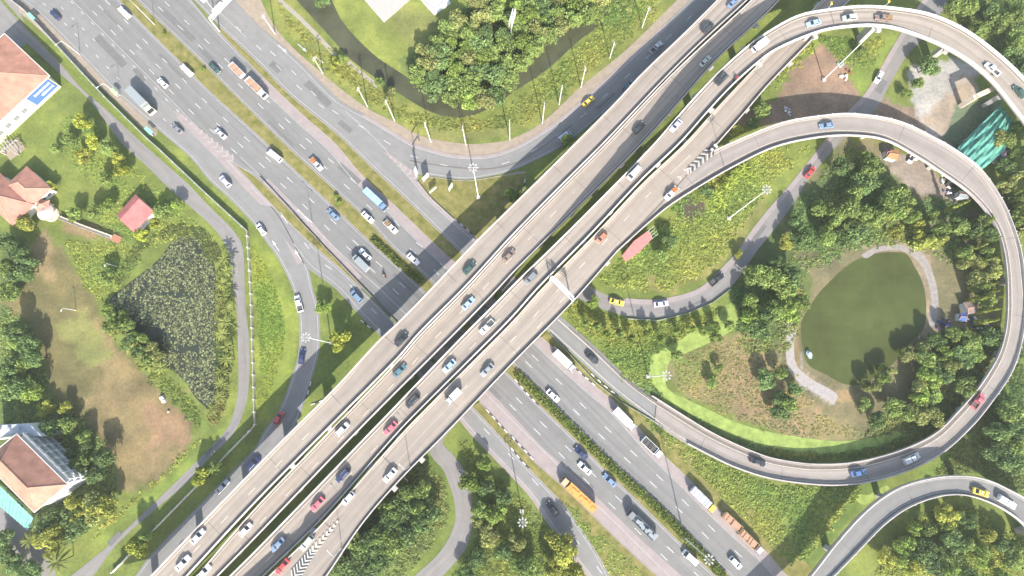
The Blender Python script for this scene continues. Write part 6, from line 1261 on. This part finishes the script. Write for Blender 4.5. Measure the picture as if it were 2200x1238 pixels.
# junk and small things
def junk(u, v, n, spread, cols, label, seed, name='scrap_heap', cat='scrap'):
    r = random.Random(seed); root = empty(name, G(u, v, 0), label=label, cat=cat)
    for i in range(n):
        mb = MB(); a_ = r.uniform(0, 6.3); q = r.random()**.6*spread; mb.box((math.cos(a_)*q, math.sin(a_)*q, .35), (r.uniform(.5,1.8), r.uniform(.4,1.1), r.uniform(.3,.9)), r.uniform(0, 3), taper=r.uniform(.6, 1)); mb.build('scrap_piece', r.choice(cols), root)
W_, K_, R_, B_ = M_wallw, M_dark, mat('rust', (.25,.10,.05), .9), mat('scrap_blue', (.08,.10,.25), .7)
junk(2035,393,16,3.4,[W_,K_,K_,M_steel],'heap of white and dark scrap under the inner loop',1); junk(2042,418,14,3.0,[K_,W_,B_,K_],'heap of dark scrap and sacks below the white scrap',2); junk(1958,345,7,1.6,[K_,M_wallg,W_],'dark cart and crates under the loop by the rusty shack',3)
junk(2025,700,16,3.2,[B_,K_,mat('scrap_violet', (.12,.08,.2), .8)],'violet and dark scrap heap east of the pond',4); junk(2108,705,12,2.8,[W_,R_,W_,K_],'white and rusty scrap heap beside the loop east of the pond',5); junk(2085,690,9,2.4,[B_,W_,K_],'blue and white junk left of the rusty scrap heap',6)
junk(1808,140,6,1.6,[W_,M_teal,K_],'white and turquoise crates on the brown yard',7); junk(1818,165,9,2.6,[R_,W_,R_],'reddish rubble scatter on the brown yard',8); junk(1692,240,6,1.6,[W_,M_steel],'pale rubble in the shade of the inner loop',9)
def small_box(name, u, v, d, m, label, cat, rz=0, z=0):
    p = G(u, v, z); mb = MB(); mb.box((0, 0, d[2]/2), d, 0, 0, .8); mb.box((0, 0, d[2]+.05), (d[0]*.7, d[1]*.7, .1)); o = mb.build(name, m); o.location = p; o.rotation_euler = (0, 0, rz); return tag(o, label, cat)
small_box('white_tank', 350, 855, (1.5,1.2,1.0), M_wallw, 'upper of two white tanks on the brown field', 'tank', .5); small_box('white_tank', 353, 862, (1.4,1.1,.8), M_wallw, 'lower of two white tanks on the brown field', 'tank', .2); small_box('white_tank', 2090, 759, (1.2,2.0,.9), M_wallw, 'white tank among the trees east of the pond', 'tank', .1)
small_box('cream_block', 363, 885, (.8,.8,.5), M_pink, 'little cream block alone on the reddish soil', 'block')
# paddle boat on the green pond
pb = empty('paddle_boat', G(1737,762,.05), math.radians(115), label='little blue and white paddle boat near the left bank of the green pond', cat='boat'); mb = MB(); hull(mb, [(-1.5,0,.4,.35,.4),(-.8,-.05,.45,.62,.7),(.7,-.05,.45,.62,.7),(1.5,.05,.5,.25,.3)]); mb.build('hull', paint('lightblue'), pb)
mb = MB(); mb.box((-.2,.3,.55), (.5,.4,.3)); mb.box((-.2,-.3,.55), (.5,.4,.3)); mb.build('seat', M_wallw, pb); mb = MB(); mb.box((0,0,1.3), (1.3,1.1,.08)); [mb.tube((a_*.55,b_*.45,.4), (a_*.55,b_*.45,1.3), .03) for a_ in (-1,1) for b_ in (-1,1)]; mb.build('sunshade', M_roofg, pb)
# ---------------------------------------------------------------- walls, fences, shelters
def bwall(name, pts, h, wd, m, label, step=3.0, pm=M_paraw, smooth=False, pd=.4):
    r = empty(name, label=label, cat='wall'); P = [G(a, b, 0) for a, b in pts]; mb = MB(); Q = []
    for a_, b_ in zip(P, P[1:]):
        k = max(1, int((b_-a_).length/2)); Q += [a_.lerp(b_, i/k) for i in range(k)]
    Q.append(P[-1]); wall_along(mb, Q, wd, h); mb.build('wall_panel', m, r); D = 0; last = -9; cnt = 0
    for a_, b_ in zip(Q, Q[1:]):
        D += (b_-a_).length
        if D-last >= step and cnt < 98: pb_ = MB(); pb_.box((b_.x, b_.y, h/2+.05), (pd, pd, h+.15), math.atan2(b_.y-a_.y, b_.x-a_.x)); pb_.build('post', pm, r); last = D; cnt += 1
    return r
bwall('boundary_wall', [(18,-5),(60,28),(140,115),(230,212),(322,302),(345,322),(440,412),(533,497)], 2.0, .2, M_wallg, 'straight grey wall along the upper left frontage road', 6, M_conc)
bwall('boundary_wall', [(533,497),(541,620),(546,780),(550,912),(538,926)], 1.5, .18, M_cream, 'cream wall with white posts beside the curved service road', 2.6, M_paraw, pd=.5)
bwall('boundary_wall', [(538,926),(476,990),(413,1056),(323,1148),(245,1228)], 1.5, .18, M_wallw, 'pale wall at lower left passing under two lime trees', 5, M_paraw)
bwall('guard_rail', [(898,391),(925,426),(976,473),(1024,518)], .75, .14, M_steel, 'steel guard rail along the shaded triangle island', 3, M_steel, pd=.2)
bwall('guard_rail', [(1345,655+30),(1413,689),(1476,674),(1530,651),(1568,622)], .8, .16, M_steel, 'guard rail on the outside of the tree lined lane', 3, M_steel, pd=.2)
bwall('guard_rail', [(560,380),(625,450),(700,533),(790,626),(855,694)], .7, .14, mat('rail_dark', (.10,.09,.09), .7), 'dark guard rail along the narrow left island', 4, M_dark, pd=.2)
bwall('guard_rail', [(1183,718),(1280,822),(1330,862),(1383,892),(1440,926),(1490,955)], .7, .14, M_steel, 'steel guard rail beside the slip road toward the inner loop', 4, M_steel, pd=.2)
def shelter(u, v, ang, m, label, L_=3.6):
    p = G(u, v, 0); r = empty('bus_shelter', p, ang, label=label, cat='shelter'); mb = MB(); mb.box((0,0,2.55), (L_,1.4,.12)); mb.box((0,.0,2.65), (L_*.96,.3,.1)); mb.build('roof', m, r)
    for x in (-1, 1):
        for y in (-1, 1): mb = MB(); mb.tube((x*L_*.42, y*.55, 0), (x*L_*.42, y*.55, 2.5), .06); mb.build('post', M_steel, r)
    mb = MB(); mb.box((0,-.5,.45), (L_*.7,.4,.08)); mb.build('bench', M_wallw, r)
aw = math.radians(-44); M_tg = mat('shelter_green', (.25,.55,.42), .5); M_tw = mat('shelter_teal', (.14,.36,.34), .5)
shelter(78,44,aw,M_tg,'pale turquoise bus shelter near the top left corner'); shelter(328,287,aw,M_tg,'turquoise shelter where the sandy verge ends beside the service road'); shelter(254,204,aw,mat('shelter_lime', (.40,.68,.25), .5),'lime green shelter on the sandy verge left of the container truck',3)
# ---------------------------------------------------------------- masts, lamps, poles, gantries
def solve_h(base, head, lo=4, hi=45):
    B_ = G(*base); return min((i*.1 for i in range(int(lo*10), int(hi*10))), key=lambda z: (lambda q: math.hypot(q.x-B_.x, q.y-B_.y))(G(head[0], head[1], z)))
def high_mast(base, head, label):
    h = solve_h(base, head); p = G(*head, h); B_ = G(*base); p = Vector((B_.x, B_.y, 0)); r = empty('light_mast', p, label=label, cat='light mast')
    mb = MB(); mb.tube((0,0,0), (0,0,h), .22, .10, 10); mb.build('pole', M_wsteel, r); mb = MB(); n = 8
    for i in range(n):
        a_ = 2*PI*i/n; b_ = 2*PI*(i+1)/n; mb.tube((1.0*math.cos(a_), 1.0*math.sin(a_), h), (1.0*math.cos(b_), 1.0*math.sin(b_), h), .05); mb.tube((0,0,h), (1.0*math.cos(a_), 1.0*math.sin(a_), h), .035)
    mb.build('head_frame', M_steel, r)
    for i in range(n): a_ = 2*PI*i/n; mb = MB(); mb.box((1.25*math.cos(a_), 1.25*math.sin(a_), h-.05), (.62,.42,.24), a_); mb.box((1.25*math.cos(a_), 1.25*math.sin(a_), h-.2), (.45,.3,.08), a_); mb.build('floodlight', M_conc, r)
    mb = MB(); mb.box((0,0,.3), (1.3,1.3,.6)); mb.build('footing', M_conc, r)
high_mast((1769,172),(1883,60),'tall floodlight mast standing in the brown yard, its head over the outer loop'); high_mast((1565,470),(1648,408),'tall floodlight mast on the green bank of the leafy lane'); high_mast((1392,809),(1432,807),'tall floodlight mast beside the duckweed canal')
high_mast((1028,425),(1018,360),'tall floodlight mast on the triangular island by the curved road'); high_mast((712,737),(657.5,725),'tall floodlight mast at the big lime tree, its head over the curved ramp'); high_mast((1470,1155),(1523,1203),'tall floodlight mast in the hedge median at the bottom'); high_mast((1121,1098),(1125,1123),'tall floodlight mast seen straight from above left of the frontage road')
UPG = 'leaning utility poles along the curved road'
POL = [((591,73),(575,25),'first'),((694,158),(673,123),''),((790,230),(773,185),''),((848,260),(830,215),''),((926,305),(916,258),''),((1001,312),(993,268),''),((1095,300),(1095,258),''),((1165,265),(1166,218),''),((1201,225),(1209,183),''),((1248,188),(1256,143),''),((1310,125),(1330,93),''),((1379,60),(1398,15),'')]
pos_ = ['first from the left','second from the left','third from the left','fourth from the left','fifth from the left','sixth from the left','seventh from the left','sixth from the right','fifth from the right','fourth from the right','third from the right']
M_pole = mat('pole_concrete', (.55,.54,.50), .8, .05, 1)
for i, (b_, h_, _) in enumerate(POL):
    h = solve_h(b_, h_, 6, 16); p = G(*b_); r = empty('utility_pole', p, math.radians(-40+i*7), label='pale utility pole beside the curved upper road, '+(pos_[i] if i < 11 else 'farthest right and nearest the flyover'), cat='utility pole', group=UPG)
    mb = MB(); mb.tube((0,0,-.1), (0,0,h), .22, .14, 8); mb.build('pole', M_pole, r); mb = MB(); mb.box((0,0,h-.6), (.12,2.2,.14)); mb.box((0,0,h-1.6), (.12,1.8,.14)); mb.build('crossarm', M_pole, r); mb = MB()
    for y in (-1,-.4,.4,1): mb.tube((0,y,h-.5), (0,y,h-.28), .06)
    mb.build('insulator', M_dark, r)
def lamp(u, v, z, h, ang, label, dbl=True, arm=2.2, shadow_pad=None, group=None, m=M_wsteel):
    p = G(u, v, z); r = empty('street_lamp', p, ang, label=label, cat='street lamp', group=group); mb = MB(); mb.tube((0,0,0), (0,0,h), .13, .07, 8); mb.build('pole', m, r)
    for s_ in ((-1, 1) if dbl else (1,)):
        mb = MB(); mb.tube((0,0,h-.1), (0,s_*arm*.9,h+.35), .05, .04); mb.build('arm', m, r); mb = MB(); mb.box((0,s_*(arm+.2),h+.33), (.3,.9,.14), 0, 0, .8); mb.build('lamp_head', M_paraw, r)
lamp(332,53,.1,12,math.radians(46),'double armed lamp in the median near the top, beside the covered pickup'); 
for u, v, lb in ((172,118,'single lamp on the sandy verge, upper left of two'),(258,206,'single lamp beside the lime green shelter')): lamp(u, v, .05, 9, math.radians(135), lb, False)
for u, v, lb in ((671,478,'lamp on the narrow left island by the dark guard rail'),(735,1180-2,'lamp on the southeastern parapet where the deck widens at the bottom'),(881,1001,'lamp on the southeastern parapet above the winding lane')):
    rd = 'H1' if u < 700 else 'D'; z_ = float(ROAD[rd].Z[ROAD[rd].near(u, v)]) if rd == 'D' else .1; lamp(u, v, z_, 9, math.radians(45), lb, rd == 'H1')
for u, v, k_, lb in ((1776,22,'C','first amber lamp on the top parapet of the outer loop'),(1898,17,'C','second amber lamp on the top parapet of the outer loop')):
    z_ = float(Cc.Z[Cc.near(u, v)]); p = G(u, v, z_); r = empty('beacon', p, label=lb, cat='beacon'); mb = MB(); mb.tube((0,0,0), (0,0,3.2), .07); mb.build('post', M_wsteel, r); mb = MB(); mb.box((0,.5,3.2), (.7,1.1,.4), 0, 0, .8); mb.build('lamp_head', paint('yellow'), r)
for (bx, hx, lb) in (((163,667),(136,659),'field lamp pole on the brown field'),((87,747),(57,744),'field lamp pole leaning over the trees at the left edge'),((252,573),(228,567),'white lamp pole on the garden slope above the lily pond')):
    h = solve_h(bx, hx, 3, 14); lamp(bx[0], bx[1], 0, h, 2.9, lb, False, .6)
# roadside boards on the triangle island
def board(u, v, w_, h_, zb, ang, label, n=1):
    p = G(u, v, 0); r = empty('road_sign', p, ang, label=label, cat='road sign'); mb = MB(); mb.box((0,0,zb+h_/2), (w_,.1,h_)); mb.build('sign_panel', mat('panel_pale', (.62,.64,.60), .6), r)
    for s_ in (-.35, .35): mb = MB(); mb.tube((s_*w_, .12, 0), (s_*w_, .12, zb+h_), .07); mb.build('post', M_steel, r)
board(917,388,3.0,3.4,1.6,math.radians(48),'large pale sign board at the tip of the triangle island'); board(932,413,3.2,1.6,1.6,math.radians(40),'low pale sign board on the triangle island, left'); board(970,408,2.6,3.4,1.2,math.radians(60),'pale sign board on the triangle island, right'); board(898,378,1.8,6.2,1.2,math.radians(75),'tall pale sign board nearest the painted gore')
# lattice cantilever at the kerb of the curved road
gantry_post = empty('arched_gantry', G(896,312,0), math.radians(62), label='dark arched sign frame over the pavement at the bend', cat='gantry')
for s_ in (-1, 1): mb = MB(); mb.tube((s_*1.8,0,0), (s_*1.8,0,4.4), .12); mb.build('post', M_dark, gantry_post)
mb = MB(); mb.box((0,0,4.5), (3.9,.3,.3)); mb.build('crossbeam', M_dark, gantry_post)
def truss(mb, a_, b_, w_=.9, n=10):
    a_ = Vector(a_); b_ = Vector(b_); d = (b_-a_); q = Vector((-d.y, d.x, 0)).normalized()*w_/2; up = Vector((0, 0, w_))
    C4 = [(q, 0), (-q, 0), (q, 1), (-q, 1)]
    for o_, k in C4: mb.tube(a_+o_+up*k, b_+o_+up*k, .09, n=5)
    for i in range(n+1):
        t = i/n; p = a_.lerp(b_, t); mb.tube(p+q, p-q, .05, n=4); mb.tube(p+q+up, p-q+up, .05, n=4)
        if i < n: p2 = a_.lerp(b_, (i+1)/n); mb.tube(p+q+up, p2-q+up, .05, n=4); mb.tube(p+q, p2+q+up, .05, n=4)
def gantry(a, b, zd, h, label, panels, signw=(4.5, 2.6)):
    r = empty('sign_gantry', label=label, cat='gantry'); A_ = G(a[0], a[1], zd+h); B_ = G(b[0], b[1], zd+h)
    for q in (A_, B_): mb = MB(); mb.tube((q.x, q.y, zd-.2), (q.x, q.y, zd+h+.6), .28, .22, 8); mb.build('post', M_wsteel, r)
    mb = MB(); truss(mb, A_, B_, .95, 14); mb.build('truss_beam', M_wsteel, r); d = (B_-A_); ang = math.atan2(d.y, d.x)
    for t, side in panels:
        p = A_.lerp(B_, t); n_ = Vector((-d.y, d.x, 0)).normalized()*.75*side; mb = MB(); mb.box((p.x+n_.x, p.y+n_.y, zd+h+.4), (signw[0], .12, signw[1]), ang); mb.build('sign_panel', mat('sign_back', (.45,.47,.50), .5), r)
    return r
gantry((1184,596),(1232,645),7.8,6.2,'white truss sign gantry spanning the widest flyover carriageway',[(.35,1),(.75,1)],(4.2,2.4))
gantry((452,44),(520,-28),.1,6.8,'pale sign gantry over the slip road at the top edge',[(.3,1),(.62,1)],(5,3))
mb = MB(); r = empty('billboard', G(469,12,0), math.radians(48), label='pale bluish roofed board beside the gantry at the top edge', cat='billboard'); mb.box((0,0,7.2), (8.2,3.4,.3)); mb.build('board_face', mat('board_pale', (.66,.68,.78), .6), r); mb = MB(); [mb.tube((x,0,0), (x,0,7.1), .25) for x in (-2.5,2.5)]; mb.build('post', M_steel, r)
# white framed billboard on the wood
r = empty('billboard', G(1103,78,0), math.radians(75), label='white framed billboard rising from the wood inside the canal bend', cat='billboard'); mb = MB()
for z_ in (9.6, 12.6): mb.box((0,0,z_), (5.4,.4,.2))
for x in (-2.7, 0, 2.7): mb.box((x,0,11.1), (.2,.4,3.2))
mb.box((0,.9,11.1), (5.4,.15,3.0)); mb.build('board_frame', M_wsteel, r); mb = MB(); [mb.tube((x,.4,0), (x,.4,9.6), .2) for x in (-1.8,1.8)]; mb.build('post', M_steel, r)
# crossbeam of the outer loop carrying a side pier
mb = MB(); a_, b_ = G(2098,207,7.5), G(2135,190,7.5); mb.box(((a_.x+b_.x)/2, (a_.y+b_.y)/2, 7.5), ((b_-a_).length, 1.6, 1.4), math.atan2(b_.y-a_.y, b_.x-a_.x)); mb.box((a_.x, a_.y, 3.6), (1.6,1.6,7.2), .4); mb.build('pier', M_walk, Cc.root)
# marker posts on the loop and ramp parapets
def studs(r_, side, n, f0, f1, parent, z=.95, m=M_paraw):
    base = r_.L if side == 'L' else r_.R
    for i in range(n):
        k = int((f0+(f1-f0)*i/(n-1))*(r_.n-1)); p = offset(base, (-.24 if side == 'L' else .24)*r_.sg)[k]; mb = MB(); mb.box((p.x, p.y, p.z+z+.12), (.34,.34,.3), .5, 0, .7); mb.build('marker_post', m, parent)
studs(Cc, 'L', 22, .56, .98, Cc.root, 1.1); studs(Hh, 'L', 14, .1, .9, Hh.root); studs(Hh, 'R', 14, .1, .9, Hh.root); studs(F, 'L', 30, .1, .55, F.root, .9)

# ---------------------------------------------------------------- the air
hz = MB(); hz.box((0, 30, 110), (7400, 7400, 222)); hm = bpy.data.materials.new('air'); hm.use_nodes = True; hn = hm.node_tree; hn.nodes.remove(hn.nodes['Principled BSDF'])
pv = hn.nodes.new('ShaderNodeVolumePrincipled'); pv.inputs['Density'].default_value = HAZE; pv.inputs['Color'].default_value = (.92, .94, .97, 1); pv.inputs['Anisotropy'].default_value = .3
hn.links.new(pv.outputs[0], hn.nodes['Material Output'].inputs['Volume']); o = hz.build('haze', hm); tag(o, kind='stuff'); SC.cycles.volume_bounces = 1
